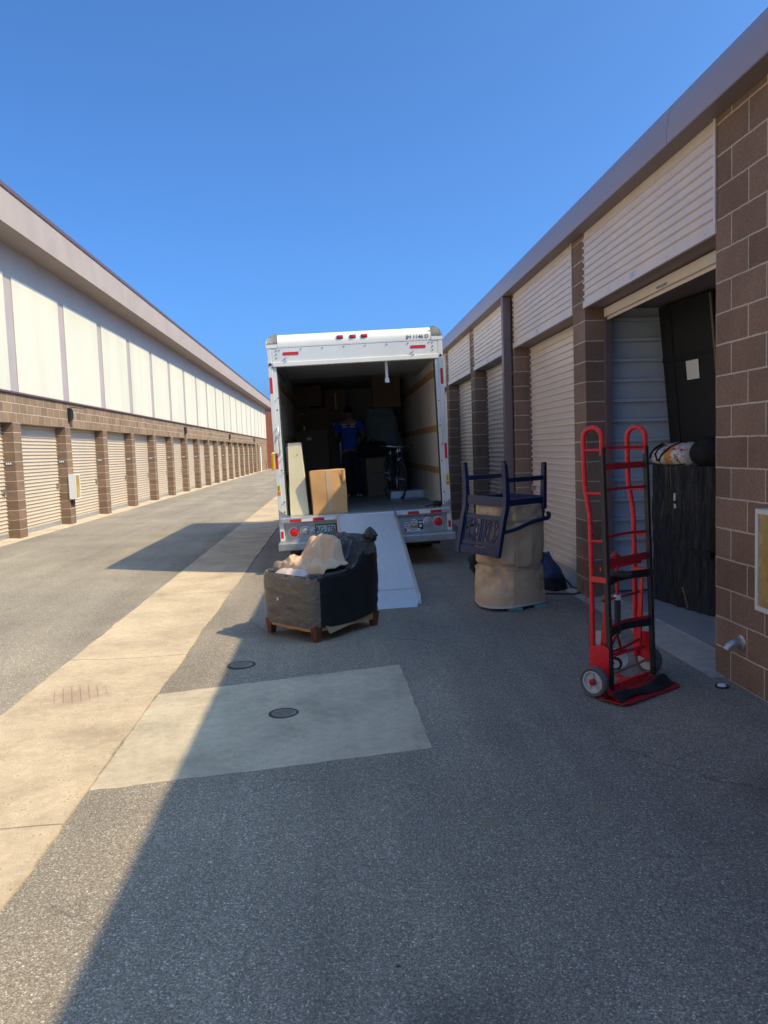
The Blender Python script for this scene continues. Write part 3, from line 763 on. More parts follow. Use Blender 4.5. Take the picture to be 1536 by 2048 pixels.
MB().box(.748, .0272, .573, .812, .0282, .596).lathe([(.022, 0), (.022, .001)], (.78, .0282, .535), (0,-1,0), 16).build('sticker_mark', M['tape_white'], o)
o = MB().box(.578, .0270, .462, .770, .0282, .500).build('white_sticker', M['white'], tk)
mb = MB()
for i in range(9): mb.box(.625+i*.012, .0260, .475, .634+i*.012, .0268, .489+.004*(i % 3 == 0))
mb.build('sticker_mark', M['ink_grey'], o)
MB().box(.545, .0272, .462, .575, .0282, .505).build('sticker', M['red_refl'], tk)
# interior
MB().box(-HW+.031, .131, .70, HW-.031, 6.369, DK).build('cargo_floor', M['deck'], tk)
for s in (-1, 1):
    MB().box(s*1.155, .14, DK+.001, s*1.199, 6.36, 3.099).build('wall_liner', M['liner'], tk)
    for z in (2.72, 1.92, 1.30): MB().box(s*1.128, .16, z-.048, s*1.1545, 6.3, z+.048).build('tie_slat', M['slat'], tk, bevel=.004)
mb = MB()
for i in range(22):
    y = .16+i*.10
    mb.box(-1.09, y, 2.925, 1.09, y+.072, 2.945); mb.box(-1.09, y+.0725, 2.935, 1.09, y+.0995, 2.95)
mb.build('rolled_door', M['deck'], tk)
for s in (-1, 1): MB().box(s*1.095, .09, 2.90, s*1.125, 2.6, 2.955).build('door_track', M['galv'], tk)
MB().box(.412, .10, 2.64, .450, .108, 2.93).box(.402, .094, 2.60, .460, .113, 2.66).build('pull_strap', M['tape_white'], tk)
MB().box(.555, 2.55, DK+.001, 1.153, 3.5, DK+.13).build('wheel_box', M['galv'], tk, bevel=.006)
MB().box(1.135, .3, DK+.001, 1.1545, 2.54, DK+.16).build('kick_rail', M['liner'], tk)
# ramp
rp = MB()
def rpz(t): return .752 + (-.012 - .752)*t
A = Vector((-.393, -.03, .752)); 
y1 = -2.86
def rq(u, t, dz): return (-.393+.80*u, -.03+(y1+.03)*t, .750+(.047-.750)*t+dz)
rp = MB()
rp.hexa([rq(0,1,-.03), rq(1,1,-.03), rq(1,0,-.03), rq(0,0,-.03), rq(0,1,0), rq(1,1,0), rq(1,0,0), rq(0,0,0)])
ro = rp.build('ramp', M['ramp'], tk)
for u in (-.008, 1.008):
    MB().hexa([rq(u-.02,1,-.055), rq(u+.02,1,-.055), rq(u+.02,0,-.06), rq(u-.02,0,-.06), rq(u-.02,.99,.035), rq(u+.02,.99,.035), rq(u+.02,0,.04), rq(u-.02,0,.04)]).build('ramp_rail', M['alu'], ro, bevel=.004)
MB().hexa([rq(.01,.905,-.002), rq(.99,.905,-.002), rq(.99,.899,-.002), rq(.01,.899,-.002), rq(.01,.905,.003), rq(.99,.905,.003), rq(.99,.899,.003), rq(.01,.899,.003)]).build('ramp_seam', M['alu'], ro)
MB().hexa([rq(.0,1.055,-.026), rq(.94,1.055,-.026), rq(1,1.0005,-.032), rq(0,1.0005,-.032), rq(0,1.055,-.021), rq(.94,1.055,-.021), rq(1,1.0005,.002), rq(0,1.0005,.002)]).build('ramp_foot', M['ramp'], ro)
# under-carriage, wheels, cab
for a in (-.45, .35): MB().box(a, .3, .42, a+.1, 7.8, .62).build('chassis_rail', M['black_metal'], tk)
def wheel(x0, x1, y, r):
    o = MB().lathe([(r*.6, 0), (r*.93, 0), (r, .03), (r, x1-x0-.03), (r*.93, x1-x0), (r*.6, x1-x0)], (x0, y, r), (1,0,0), 32, False).build('wheel', M['rubber'], tk, smooth=40)
    MB().lathe([(r*.2, .02), (r*.59, .03), (r*.59, x1-x0-.03), (r*.2, x1-x0-.02)], (x0, y, r), (1,0,0), 24).build('rim', M['alu'], o, smooth=40)
for s in (-1, 1):
    wheel(*( (-1.17, -.92) if s < 0 else (.92, 1.17)), 1.9, .39); wheel(*((-.90, -.65) if s < 0 else (.65, .90)), 1.9, .39)
    wheel(*((-1.15, -.90) if s < 0 else (.90, 1.15)), 7.3, .39)
    MB().box(s*.68, .80, .16, s*1.15, .81, .60).build('mud_flap', M['rubber'], tk)
MB().cyl((-1.0, 1.9, .39), (1.0, 1.9, .39), .07, 12).build('axle', M['black_metal'], tk, smooth=60)
cb = MB().prism([(6.45, .5), (6.45, 1.9), (7.45, 1.9), (7.9, 1.25), (8.55, 1.15), (8.65, .5)], 'x', -1.0, 1.0).build('cab', M['truck_white'], tk, bevel=.05, seg=3)
for s in (-1, 1):
    MB().prism([(6.75, 1.25), (6.75, 1.78), (7.35, 1.78), (7.68, 1.25)], 'x', s*1.001, s*1.004).build('side_window', M['ink'], cb)
    MB().tube([(s*.98, 7.5, 1.35), (s*1.30, 7.45, 1.38), (s*1.30, 7.45, 1.75)], .012, 8).box(s*1.24, 7.40, 1.40, s*1.46, 7.47, 1.76).build('mirror', M['black_metal'], tk)

# ------------------------------------------------------------------ cargo, each a thing of its own (local truck coordinates -> world)
def tthing(name, label, cat, loc, rz=0.0, group=None):
    o = thing(name, label, cat, (0,0,0), (0,0,0), group)
    o.matrix_world = TM @ Matrix.Translation(Vector(loc)) @ Matrix.Rotation(rz, 4, 'Z')
    o.location, q, _ = o.matrix_world.decompose(); o.rotation_euler = q.to_euler()
    return o
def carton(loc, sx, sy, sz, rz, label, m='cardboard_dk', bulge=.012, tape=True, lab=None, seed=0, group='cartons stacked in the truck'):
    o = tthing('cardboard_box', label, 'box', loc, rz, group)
    mb = MB(); N = 12
    def face(f):
        def g(u, v):
            p = Vector(f(u, v)); c = Vector((p.x/sx*2, p.y/sy*2, (p.z/sz-.5)*2))
            k = bulge*(1-min(1, max(abs(c.x), abs(c.y), abs(c.z)) if False else 0))
            a = (1-c.x**2)*(1-c.y**2) + (1-c.x**2)*(1-c.z**2) + (1-c.y**2)*(1-c.z**2)
            nrm = Vector((c.x if abs(c.x) > .999 else 0, c.y if abs(c.y) > .999 else 0, c.z if abs(c.z) > .999 and c.z > 0 else 0))
            w_ = nz(p.x+seed, p.y, p.z, 4)*.010*(1 if bulge > .008 else .4)
            q = p + nrm*(bulge*a*.5) + Vector((nz(p.z, seed, 1, 3), nz(p.x, seed, p.z, 3), 0))*bulge*.7 + nrm*w_
            if p.z < 1e-4: q.z = 0
            return q
        return g
    X, Y, Z = sx/2, sy/2, sz
    mb.grid(face(lambda u, v: (-X+2*X*u, -Y, Z*v)), N, N); mb.grid(face(lambda u, v: (-X+2*X*u, Y, Z*v)), N, N)
    mb.grid(face(lambda u, v: (-X, -Y+2*Y*u, Z*v)), N, N); mb.grid(face(lambda u, v: (X, -Y+2*Y*u, Z*v)), N, N)
    mb.grid(face(lambda u, v: (-X+2*X*u, -Y+2*Y*v, Z)), N, N); mb.grid(face(lambda u, v: (-X+2*X*u, -Y+2*Y*v, 0)), N, N)
    b = mb.build('carton', M[m], o, smooth=35)
    if lab:
        for (x, z, a, c) in lab: MB().box(x-a/2, -Y-bulge-.008, z-c/2, x+a/2, -Y-bulge*.2-.0005, z+c/2).build('label', M['tape_white'], o)
    return o, face
bx, fc = carton((-.515, .48, DK+.002), .50, .46, .63, R_(5), 'tan cardboard box at the back edge of the truck deck beside the cream board', 'cardboard', .020, seed=3.3, group=None)
mb = MB()
g = fc(lambda u, v: (-.035+.07*u, -.23, .63*v))
mb.grid(lambda u, v: g(u, v)+Vector((0, -.003, 0)), 4, 12)
mb.build('tape', M['tape'], bx, smooth=60)
mb = MB()                                                           # crushed corner flap
mb.plate(lambda u, v: (.19+.055*u, -.243-.012*math.sin(u*3), .46+.165*v-.02*u), 4, 6, (0, .004, 0))
mb.build('corner_flap', M['cardboard'], bx, smooth=60)

def board(loc, label, parts):
    o = tthing('cabinet_board', label, 'board', loc, 0)
    for (x0, y0, z0, x1, y1, z1, nm) in parts: MB().box(x0, y0, z0, x1, y1, z1).build(nm, M['cream_board'], o, bevel=.004)
    return o
o = tthing('cream_board', 'tall cream laminate furniture panel standing at the left of the truck deck', 'board', (-.955, .42, DK+.001), R_(0))
MB().hexa([(-.125,-.13,0), (.145,-.13,0), (.145,.32,0), (-.125,.32,0), (-.098,-.06,1.055), (.092,-.06,1.055), (.092,.32,1.055), (-.098,.32,1.055)]).build('panel', M['cream_board'], o, bevel=.005)
MB().lathe([(.012,0),(.010,.002)], (.03, -.082, .88), (0,-1,0), 10).build('scuff', M['slat'], o)
o = tthing('cream_shelf', 'narrow cream shelf end half hidden behind the tall cream panel', 'board', (-1.075, .96, DK+.001), 0)
MB().box(-.045, 0, .62, .045, .3, 1.01).build('panel', M['cream_board'], o, bevel=.004)
MB().box(-.045, 0, 0, .045, .3, .40).build('lower_panel', M['cream_board'], o)
MB().box(-.043, .02, .401, .043, .28, .619).build('dark_gap', M['black_metal'], o)

carton((-.83, 4.9, DK), .75, .5, .55, .02, 'carton on the truck floor under two others, by the left wall', seed=1)
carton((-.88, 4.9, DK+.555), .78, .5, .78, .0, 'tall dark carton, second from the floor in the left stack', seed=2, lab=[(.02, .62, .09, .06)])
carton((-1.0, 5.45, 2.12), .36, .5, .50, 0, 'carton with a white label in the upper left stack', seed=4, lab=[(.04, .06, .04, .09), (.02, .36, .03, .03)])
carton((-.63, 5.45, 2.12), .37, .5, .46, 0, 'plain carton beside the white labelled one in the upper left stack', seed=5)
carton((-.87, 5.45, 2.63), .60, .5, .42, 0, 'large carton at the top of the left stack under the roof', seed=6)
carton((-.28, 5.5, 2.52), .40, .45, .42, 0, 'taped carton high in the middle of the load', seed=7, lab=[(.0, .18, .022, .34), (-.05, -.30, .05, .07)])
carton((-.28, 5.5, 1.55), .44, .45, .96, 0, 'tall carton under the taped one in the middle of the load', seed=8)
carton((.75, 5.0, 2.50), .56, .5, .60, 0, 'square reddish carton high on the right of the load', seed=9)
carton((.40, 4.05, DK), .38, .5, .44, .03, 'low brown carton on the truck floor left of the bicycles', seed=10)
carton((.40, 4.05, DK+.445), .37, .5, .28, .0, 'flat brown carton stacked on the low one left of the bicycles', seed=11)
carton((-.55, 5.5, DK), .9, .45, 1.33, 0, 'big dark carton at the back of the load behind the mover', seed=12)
o = tthing('padded_furniture', 'tall furniture piece under a grey-green moving pad behind the bicycles', 'furniture', (.62, 5.25, DK), 0)
def pad(u, v):
    a = 2*math.pi*u; c, s_ = math.cos(a), math.sin(a)
    k = (abs(c)**8+abs(s_)**8)**(-1/8)
    t = 1-.30*sstep(.85, 1, v)
    return ((.36*c*k*t)*(1-.05*v)+.02*nz(c*2, s_*2, v*4), .28*s_*k*t+.03*nz(s_*2, v*3, c*2, 1.3), 1.72*v+.02*nz(c, s_, v*2, 3))
MB().grid(pad, 60, 30, wrapu=True, capv=True).build('moving_pad', M['moving_pad'], o, smooth=60)
o = tthing('duffel_bag', 'black duffel bag lying on the brown cartons left of the bicycles', 'bag', (.36, 4.0, DK+.728), R_(4))
def duf(u, v):
    a = 2*math.pi*u; t = 2*v-1; r = .17*(1-abs(t)**5)**.5+.004
    return (.30*t+.01*nz(a, t, 0, 2), r*1.25*math.cos(a), .155+r*.9*math.sin(a)*(1 if math.sin(a) > 0 else .9)+.02*nz(math.cos(a), math.sin(a), t*3, 2))
MB().grid(duf, 36, 28, wrapu=True, capv=True).build('body', M['black_fabric'], o, smooth=60)
MB().tube([(-.1,-.12,.24), (-.09,-.14,.30), (0,-.12,.36), (.09,-.14,.30), (.1,-.12,.24)], .010, 8).build('strap', M['webbing'], o, smooth=60)
o = tthing('white_table', 'small white table with slim tapered legs held up by the person in the truck', 'table', (-.06, 4.62, 1.19), R_(-4))
for (x, y) in ((.185, 0), (-.185, 0), (.185, .24), (-.185, .24)):
    MB().tube([(x, y, 0), (x, y, .2), (x-.002, y, .62)], [.013, .017, .022], 8).build('leg', M['white_metal'], o, smooth=60)
MB().box(-.165, -.012, .60, .165, .012, .70).box(-.165, .228, .60, .165, .252, .70).box(-.197, .0125, .60, -.173, .2275, .70).box(.173, .0125, .60, .197, .2275, .70).build('apron', M['white_metal'], o)
MB().box(-.24, -.05, .701, .24, .29, .722).build('tabletop', M['white_metal'], o)
MB().cyl((.185, .0, .17), (.08, .0, .17), .010, 8).build('stretcher', M['white_metal'], o)
o = tthing('ratchet_strap', 'black coiled strap with buckle on the deck at the right door post', 'strap', (1.02, .10, DK+.001), 0)
mb = MB()
for k in range(3): mb.tube([(.03+.05*math.cos(a)+.004*k, .02+.04*math.sin(a), .03+.022*k+.01*math.sin(2*a+k)) for a in [2*math.pi*i/16 for i in range(16)]], .014, 6, closed=True)
mb.tube([(-.01,.0,.05), (-.10,-.03,.035), (-.13,-.05,.02), (-.16,-.05,.035)], .011, 6)
mb.build('coil', M['webbing'], o, smooth=60)
MB().box(-.03, -.035, .055, .045, .02, .10).build('buckle', M['black_metal'], o, bevel=.006)

# ------------------------------------------------------------------ skinned figures
def skin(name, pts, edges, m, parent, sub=2, root=0, smooth=True):
    me = bpy.data.meshes.new(name); me.from_pydata([p[0] for p in pts], edges, [])
    o = bpy.data.objects.new(name, me); COL.objects.link(o); o.parent = parent
    o.modifiers.new('skin', 'SKIN').use_smooth_shade = True
    sv = me.skin_vertices[0].data
    for i, p in enumerate(pts):
        r = p[1]; sv[i].radius = r if isinstance(r, tuple) else (r, r); sv[i].use_root = (i == root)
    if sub:
        s_ = o.modifiers.new('sub', 'SUBSURF'); s_.levels = sub; s_.render_levels = sub
    me.materials.append(m)
    return o
pn = tthing('person', 'person in blue T-shirt with white back print standing inside the truck', 'person', (-.06, 4.3, DK+.002), R_(-4))
P = [((0,0,.95), (.16,.11)), ((0,.01,1.12), (.145,.10)), ((0,.0,1.32), (.17,.11)), ((0,-.01,1.44), (.13,.09)), ((0,.02,1.52), (.055,.055)), ((0,.045,1.60), (.07,.08)), ((0,.05,1.69), (.078,.095)), ((0,.045,1.755), (.055,.07)),
     ((-.19,0,1.41), (.058,.058)), ((-.27,.10,1.17), (.045,.045)), ((-.21,.33,1.10), (.034,.034)), ((-.19,.41,1.10), (.034,.022)),
     ((.19,0,1.41), (.058,.058)), ((.28,.08,1.17), (.045,.045)), ((.22,.31,1.08), (.034,.034)), ((.20,.40,1.08), (.034,.022)),
     ((-.095,0,.90), (.095,.095)), ((-.11,.02,.50), (.062,.062)), ((-.11,-.01,.10), (.042,.042)), ((-.115,.06,.04), (.045,.03)), ((-.12,.16,.03), (.04,.022)),
     ((.095,0,.90), (.095,.095)), ((.115,.02,.50), (.062,.062)), ((.12,-.03,.10), (.042,.042)), ((.125,.04,.04), (.045,.03)), ((.14,.14,.03), (.04,.022))]
E_ = [(0,1),(1,2),(2,3),(3,4),(4,5),(5,6),(6,7),(3,8),(8,9),(9,10),(10,11),(3,12),(12,13),(13,14),(14,15),(0,16),(16,17),(17,18),(18,19),(19,20),(0,21),(21,22),(22,23),(23,24),(24,25)]
for s in (-1, 1):                                                   # five fingers each
    h = 11 if s < 0 else 15
    hx, hy, hzz = P[h][0]
    for i, (dx, ln) in enumerate(((-.024, .062), (-.008, .075), (.008, .078), (.024, .068))):
        a = len(P); P += [((hx+dx, hy+.035, hzz+.004), (.009,.009)), ((hx+dx*1.1, hy+.035+ln*.6, hzz-.004), (.008,.008)), ((hx+dx*1.1, hy+.035+ln, hzz-.03), (.007,.007))]
        E_ += [(h, a), (a, a+1), (a+1, a+2)]
    a = len(P); P += [((hx-s*.032, hy+.0, hzz+.012), (.011,.011)), ((hx-s*.055, hy+.035, hzz+.02), (.009,.009))]; E_ += [(h, a), (a, a+1)]
skin('body', P, E_, M['skin'], pn, 1)
sh = [((0,0,.84), (.19,.145)), ((0,.005,1.10), (.175,.125)), ((0,-.005,1.32), (.195,.130)), ((0,-.01,1.45), (.150,.105)), ((0,.01,1.505), (.078,.075)),
      ((-.20,0,1.415), (.082,.082)), ((-.262,.07,1.235), (.078,.078)), ((.20,0,1.415), (.082,.082)), ((.27,.06,1.235), (.078,.078))]
skin('shirt', sh, [(0,1),(1,2),(2,3),(3,4),(3,5),(5,6),(3,7),(7,8)], M['shirt'], pn, 2)
tr = [((0,0,.955), (.168,.122)), ((0,0,.90), (.17,.125)), ((-.10,0,.84), (.108,.11)), ((-.115,.02,.50), (.083,.083)), ((-.115,-.01,.075), (.070,.072)), ((.10,0,.84), (.108,.11)), ((.12,.02,.50), (.083,.083)), ((.125,-.03,.075), (.070,.072))]
skin('trousers', tr, [(0,1),(1,2),(2,3),(3,4),(1,5),(5,6),(6,7)], M['trousers'], pn, 2)
skin('hair', [((0,.02,1.60), (.072,.06)), ((0,.03,1.69), (.092,.098)), ((0,.04,1.765), (.07,.08))], [(0,1),(1,2)], M['hair'], pn, 2)
for x, y in ((-.115, .0), (.128, -.02)):
    def shf(u, v):
        a = 2*math.pi*u
        r = (.052-.006*math.cos(a))*(1-.35*sstep(.45, 1, v))
        return (x+r*math.sin(a)*.95, y+.06-.155*math.cos(a)*(1-.45*sstep(.4, 1, v))-.05*sstep(.4, 1, v), .10*v)
    s_ = MB().grid(shf, 24, 8, wrapu=True, capv=True).build('shoe', M['shoe'], pn, smooth=60)
    MB().lathe([(.052, 0), (.052, .026)], (x, y-.035, .0), n=20).build('sole', M['white'], s_)
mb = MB()
for row, (z, n0, n1, gap) in enumerate(((1.395, -9, 9, (-2, 2)), (1.350, -8, 8, (-1, 1)))):
    for i in range(n0, n1+1):
        if gap[0] <= i <= gap[1]: continue
        hh = .016+.006*((i*7+row*3) % 3)
        yb = -.137+.35*abs(i*.0145)**1.6
        mb.box(i*.0145-.005, yb-.010, z-hh*.5, i*.0145+.005, yb+.02, z+hh*.5)
mb.build('back_print', M['white'], pn)

# ------------------------------------------------------------------ bicycles
def bicycle(loc, rz, label, frame_m, lean=0.0, steer=0.0):
    t = thing('bicycle', label, 'bicycle', group='bicycles in the truck')
    t.matrix_world = TM @ Matrix.Translation(Vector(loc)) @ Matrix.Rotation(rz, 4, 'Z') @ Matrix.Rotation(lean, 4, 'Y')
    t.location, q, _ = t.matrix_world.decompose(); t.rotation_euler = q.to_euler()
    # local: front wheel at y = 0, rear at y = 1.04 (truck forward), x sideways
    def wh(y, r=.335):
        o = MB().tube([(0, y+r*math.cos(a), r+r*math.sin(a)) for a in [2*math.pi*i/40 for i in range(40)]], .019, 8, closed=True).build('wheel', M['rubber'], t, smooth=60)
        MB().tube([(0, y+(r-.024)*math.cos(a), r+(r-.024)*math.sin(a)) for a in [2*math.pi*i/40 for i in range(40)]], .010, 6, closed=True).build('rim', M['chrome'], o, smooth=60)
        mb = MB()
        for i in range(18):
            a = 2*math.pi*i/18
            mb.tube([(.025*(1 if i % 2 else -1), y+.02*math.cos(a), r+.02*math.sin(a)), (0, y+(r-.03)*math.cos(a+.25), r+(r-.03)*math.sin(a+.25))], .0014, 4)
        mb.build('spokes', M['chrome'], o)
        MB().cyl((-.05, y, r), (.05, y, r), .018, 10).build('hub', M['chrome'], o, smooth=60)
    wh(0); wh(1.04)
    mb = MB(); F = M[frame_m]
    head0, head1 = Vector((0, .20, .62)), Vector((0, .25, .80)); bb = Vector((0, .62, .28)); seat = Vector((0, .80, .76))
    mb.tube([head0, head1], .022, 10); mb.tube([head0+Vector((0,.01,.03)), bb], .019, 8); mb.tube([head1-Vector((0,.01,.04)), seat-Vector((0,.02,.06))], .016, 8); mb.tube([bb, seat], .017, 8)
    for s in (-1, 1):
        mb.tube([bb+Vector((s*.03,0,0)), (s*.06, 1.04, .335)], .009, 6); mb.tube([seat-Vector((0,.01,.05))+Vector((s*.02,0,0)), (s*.06, 1.04, .335)], .008, 6)
    mb.build('frame', F, t, smooth=60)
    mb = MB()
    for s in (-1, 1): mb.tube([(s*.03, .19, .615), (s*.052, .17, .58), (s*.055, .0, .335)], .012, 8)
    mb.tube([(-.035, .19, .62), (.035, .19, .62)], .016, 8)
    mb.build('fork', F, t, smooth=60)
    mb = MB(); mb.tube([(0,.25,.80), (0,.255,.88), (0,.20,.90)], .015, 8)
    mb.tube([(-.29,.30,.925), (-.22,.26,.925), (-.12,.20,.91), (0,.19,.90), (.12,.20,.91), (.22,.26,.925), (.29,.30,.925)], .012, 8)
    hb = mb.build('handlebar', M['chrome'], t, smooth=60)
    for s in (-1, 1): MB().tube([(s*.30,.305,.926), (s*.20,.245,.922)], .017, 8).build('grip', M['rubber'], hb, smooth=60)
    mb = MB(); mb.tube([(-.10,.83,.86), (0,.80,.865), (.02,.72,.86)], .02, 6)
    mb.grid(lambda u, v: ((u-.5)*2*(.075-.05*sstep(.3, 1, v))*(1), .92-.27*v, .88-.5*(u-.5)**2*(.12)-.01*v), 8, 10)
    sd = mb.build('saddle', M['black_fabric'], t, smooth=60)
    MB().tube([seat-Vector((0,.0,.03)), (0,.82,.86)], .013, 8).build('seat_post', M['chrome'], t, smooth=60)
    ck = MB().lathe([(.09,0),(.09,.005)], (.05,.62,.28), (1,0,0), 24).build('crank', M['chrome'], t)
    MB().tube([(.06,.62,.28), (.07,.58,.12)], .010, 6).box(.06,.54,.105,.15,.62,.13).build('pedal', M['zinc'], ck)
    MB().tube([(-.05,.62,.28), (-.07,.66,.44)], .010, 6).box(-.15,.62,.43,-.06,.70,.455).build('pedal', M['zinc'], ck)
    MB().box(-.02, .17, .66, .02, .185, .70).build('reflector', M['tape_white'], t)
    return t
bicycle((.735, 2.52, DK+.002), R_(9), 'nearer black bicycle with silver handlebar, front wheel before the low steel box', 'bike_black', R_(3))
bicycle((.86, 3.85, DK+.002), R_(5), 'farther black bicycle mostly hidden behind the other one by the truck side wall', 'bike_black', R_(4))

# ------------------------------------------------------------------ armchair in stretch wrap (local: x to its right, y to its back, z up)
ac = thing('armchair', 'armchair wrapped in black plastic and brown paper standing on short wooden feet before the ramp', 'armchair', (-.155, 7.275, zg(-.155)), (0,0,R_(-47)))
AW, AD = .385, .43
def hull(an, k=1.0):
    c, s_ = math.cos(an), math.sin(an); q = (abs(c)**7+abs(s_)**7)**(-1/7)
    return c*q*AW*k, s_*q*AD*k
def atop(x, y):
    v = (y+AD)/(2*AD)
    arm = .600+.035*sstep(.35, .70, v)
    e = sstep(.20, .29, abs(x))
    base = .50*(1-e)+arm*e
    base = max(base, .585*(1-sstep(.03, .09, v)))
    top = .895-.10*abs(x/AW)**5-.05*sstep(.88, 1, v)
    b = sstep(.24, .70, v)*(1-e)+sstep(.52, .82, v)*e
    return base*(1-b)+max(top, base)*b
NA = 160
def wrapshell(u, v):
    an = 2*math.pi*u - math.pi*3/4
    if v <= .6:
        t = v/.6
        x, y = hull(an)
        top = atop(x*.97, y*.97)
        low = .118 + .035*sstep(.2, .9, -y/AD)*(1 if y < 0 else 0)*abs(nz(x*3, 2, 0, 1.5)) + .05*sstep(.0, 1, y/AD)
        z = low+(top-low)*t
        bul = .022*math.sin(math.pi*t)
        k = 1+bul+.035*(t-.5)*(-1 if False else .3)
        if t > .88: k -= .04*((t-.88)/.12)**2
        x, y = x*k, y*k
        cr = .007*ridge(x*1.2, y*1.2, z*5, 2.3)+.004*nz(x, y, z*3, 7)+.012*sstep(.75, 1, t)*(crump(x, y, z, 9)-.3)
        if abs(x) < AW*.9 or True:
            r = math.hypot(x, y) or 1; x += x/r*cr; y += y/r*cr
        return (x, y, z)
    t = (v-.6)/.4
    k = .96-.93*t
    x, y = hull(an, k)
    z = atop(x, y)+.006*ridge(x, y, 3, 9)+.030*(crump(x*.6, y*1.3, 0, 10)-.35)+.003*nz(x, y, 1, 22)
    return (x, y, z)
mb = MB(); mb.grid(wrapshell, NA, 60, wrapu=True)
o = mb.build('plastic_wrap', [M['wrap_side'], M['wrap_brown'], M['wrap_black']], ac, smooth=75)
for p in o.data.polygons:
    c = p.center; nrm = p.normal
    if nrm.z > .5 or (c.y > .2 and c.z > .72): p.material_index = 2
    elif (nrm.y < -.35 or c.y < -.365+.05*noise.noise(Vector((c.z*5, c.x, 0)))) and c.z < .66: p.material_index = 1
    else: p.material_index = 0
def knob(u, v):
    a = 2*math.pi*u; r = .085*math.sin(math.pi*min(.98, v*.9+.08))
    n_ = 1+.35*nz(math.cos(a)*1.5, math.sin(a)*1.5, v*3, 1.6)
    return (.315+r*n_*math.cos(a)*.8, .36+r*n_*math.sin(a)*.75, .80+.16*v)
MB().grid(knob, 28, 14, wrapu=True, capv=True).build('wrap_knot', M['wrap_black'], ac, smooth=60)
def paper(u, v):
    x = -.335+.665*u; y = AD*(2*(.19+.36*v)-1)+.05*math.sin(math.pi*u)*v
    x += .02*nz(u*2, v*2, 3, 2)
    k = min(1, 6*min(u, 1-u, v, 1-v))
    z = max(atop(x, y), .590+.03*v)+.022+(.17*folds(x, y*1.3, 3, 4.5)+.34*folds(x, y*1.3, 8, 9)+.030*crump(x, y, 0, 7))*(.25+.75*k)
    if v < .08: z -= .035*(1-v/.08)
    if u < .12: z += .050*(1-u/.12)*sstep(.4, .7, v)*(1-sstep(.85, 1, v)); x -= .04*(1-u/.12)
    return (x, y, z)
MB().plate(paper, 90, 70, (0, .0, -.010)).build('wrapping_paper', M['packing_paper'], ac, smooth=24)
def bun(u, v):
    x = -.27+.40*u; y = -.37+.24*v
    return (x, y, .555+.045*math.sin(math.pi*v)+.014*ridge(x, y, 1, 9)-.02*abs(2*u-1)**4)
MB().plate(bun, 40, 24, (0, 0, -.02)).build('seat_padding', M['foam_wrap'], ac, smooth=50)
def skirt(u, v):
    an = 2*math.pi*u
    x, y = hull(an, .985+.012*nz(u*9, 1, 0, 1.5)-.05*(1-v))
    return (x, y, .088+.014*nz(u*14, 3, 0, 1)+.15*v)
MB().grid(skirt, 120, 4, wrapu=True).build('paper_skirt', M['cardboard'], ac, smooth=50)
MB().hexa([(.385,-.27,.065), (.392,-.27,.065), (.37,.30,.135), (.363,.30,.135), (.37,-.32,.17), (.377,-.32,.17), (.37,.30,.16), (.363,.30,.16)]).build('cardboard_flap', M['brown_edge'], ac)
for sx in (-1, 1):
    for sy in (-1, 1):
        x, y = sx*.315, sy*.365
        MB().hexa([(x-.027,y-.027,0), (x+.027,y-.027,0), (x+.027,y+.027,0), (x-.027,y+.027,0), (x-.043,y-.043,.15), (x+.043,y-.043,.15), (x+.043,y+.043,.15), (x-.043,y+.043,.15)]).build('foot', M['cherry'], ac, bevel=.004)
MB().box(-.10, -.463, .345, -.08, -.455, .37).build('torn_spot', M['tape_white'], ac)
MB().lathe([(.010,0),(.008,.003)], (.10, -.462, .295), (0,-1,0), 8).build('torn_spot', M['ink'], ac)

# ------------------------------------------------------------------ paper-wrapped table with the navy chair upside down on it
gz = zg(1.80)
bd = thing('wrapped_table', 'round bundle in brown kraft paper and tape standing under the upside-down navy chair', 'wrapped furniture', (1.775, 7.80, gz), (0,0,0))
BH = 1.035
def bund(u, v):
    a = 2*math.pi*u+math.pi/2; c, s_ = math.cos(a), math.sin(a)
    # rounded towards -x/-y, flat towards +x/-y
    q = (abs(c)**2.6+abs(s_)**2.6)**(-1/2.6)
    z = BH*v
    r = .308+.030*(1-sstep(0, .40, v))-.018*sstep(.75, 1, v)
    r += .008*math.exp(-((v-.22)/.10)**2)
    r -= .013*math.exp(-((v-.42)/.03)**2)+.012*math.exp(-((v-.84)/.04)**2)
    fold = 1-.75*math.exp(-((v-.42)/.035)**2)
    r += fold*(.26*folds(u*2.1, z*.9, 5, 4.0)+.36*folds(u*2.1, z*.9, 12, 8.5)+.050*(crump(c*.33, s_*.33, z*.8+c*.1, 4.5)-.3)-.030)
    r0 = .318-.022*sstep(.35, .6, v); r = r0+.042*math.tanh((r-r0)/.042)
    x = r*q*c; y = r*q*s_
    d = Vector((.55, -.83)); w_ = x*d.x+y*d.y                       # flatten one face
    if w_ > .262:
        k = .262+(w_-.262)*.30; x += d.x*(k-w_); y += d.y*(k-w_)
    low = .045+.012*nz(c*3, s_*3, 0)+(.02*(.5+.5*math.sin(a*3)) if v == 0 else 0)
    return (x, y, max(z, low) if v > 0 else low)
MB().grid(bund, 190, 110, wrapu=True, capv=True).build('kraft_wrap', M['kraft'], bd, smooth=26)
def tapeband(vc, hh, nm):
    def f(u, v):
        x, y, z = bund(u, vc+(v-.5)*hh/BH); r = math.hypot(x, y)
        return (x*(1+.004/r), y*(1+.004/r), z)
    MB().grid(f, 120, 4, wrapu=True).build(nm, M['tape'], bd, smooth=60)
tapeband(.405, .055, 'tape_band'); tapeband(.845, .045, 'tape_band')
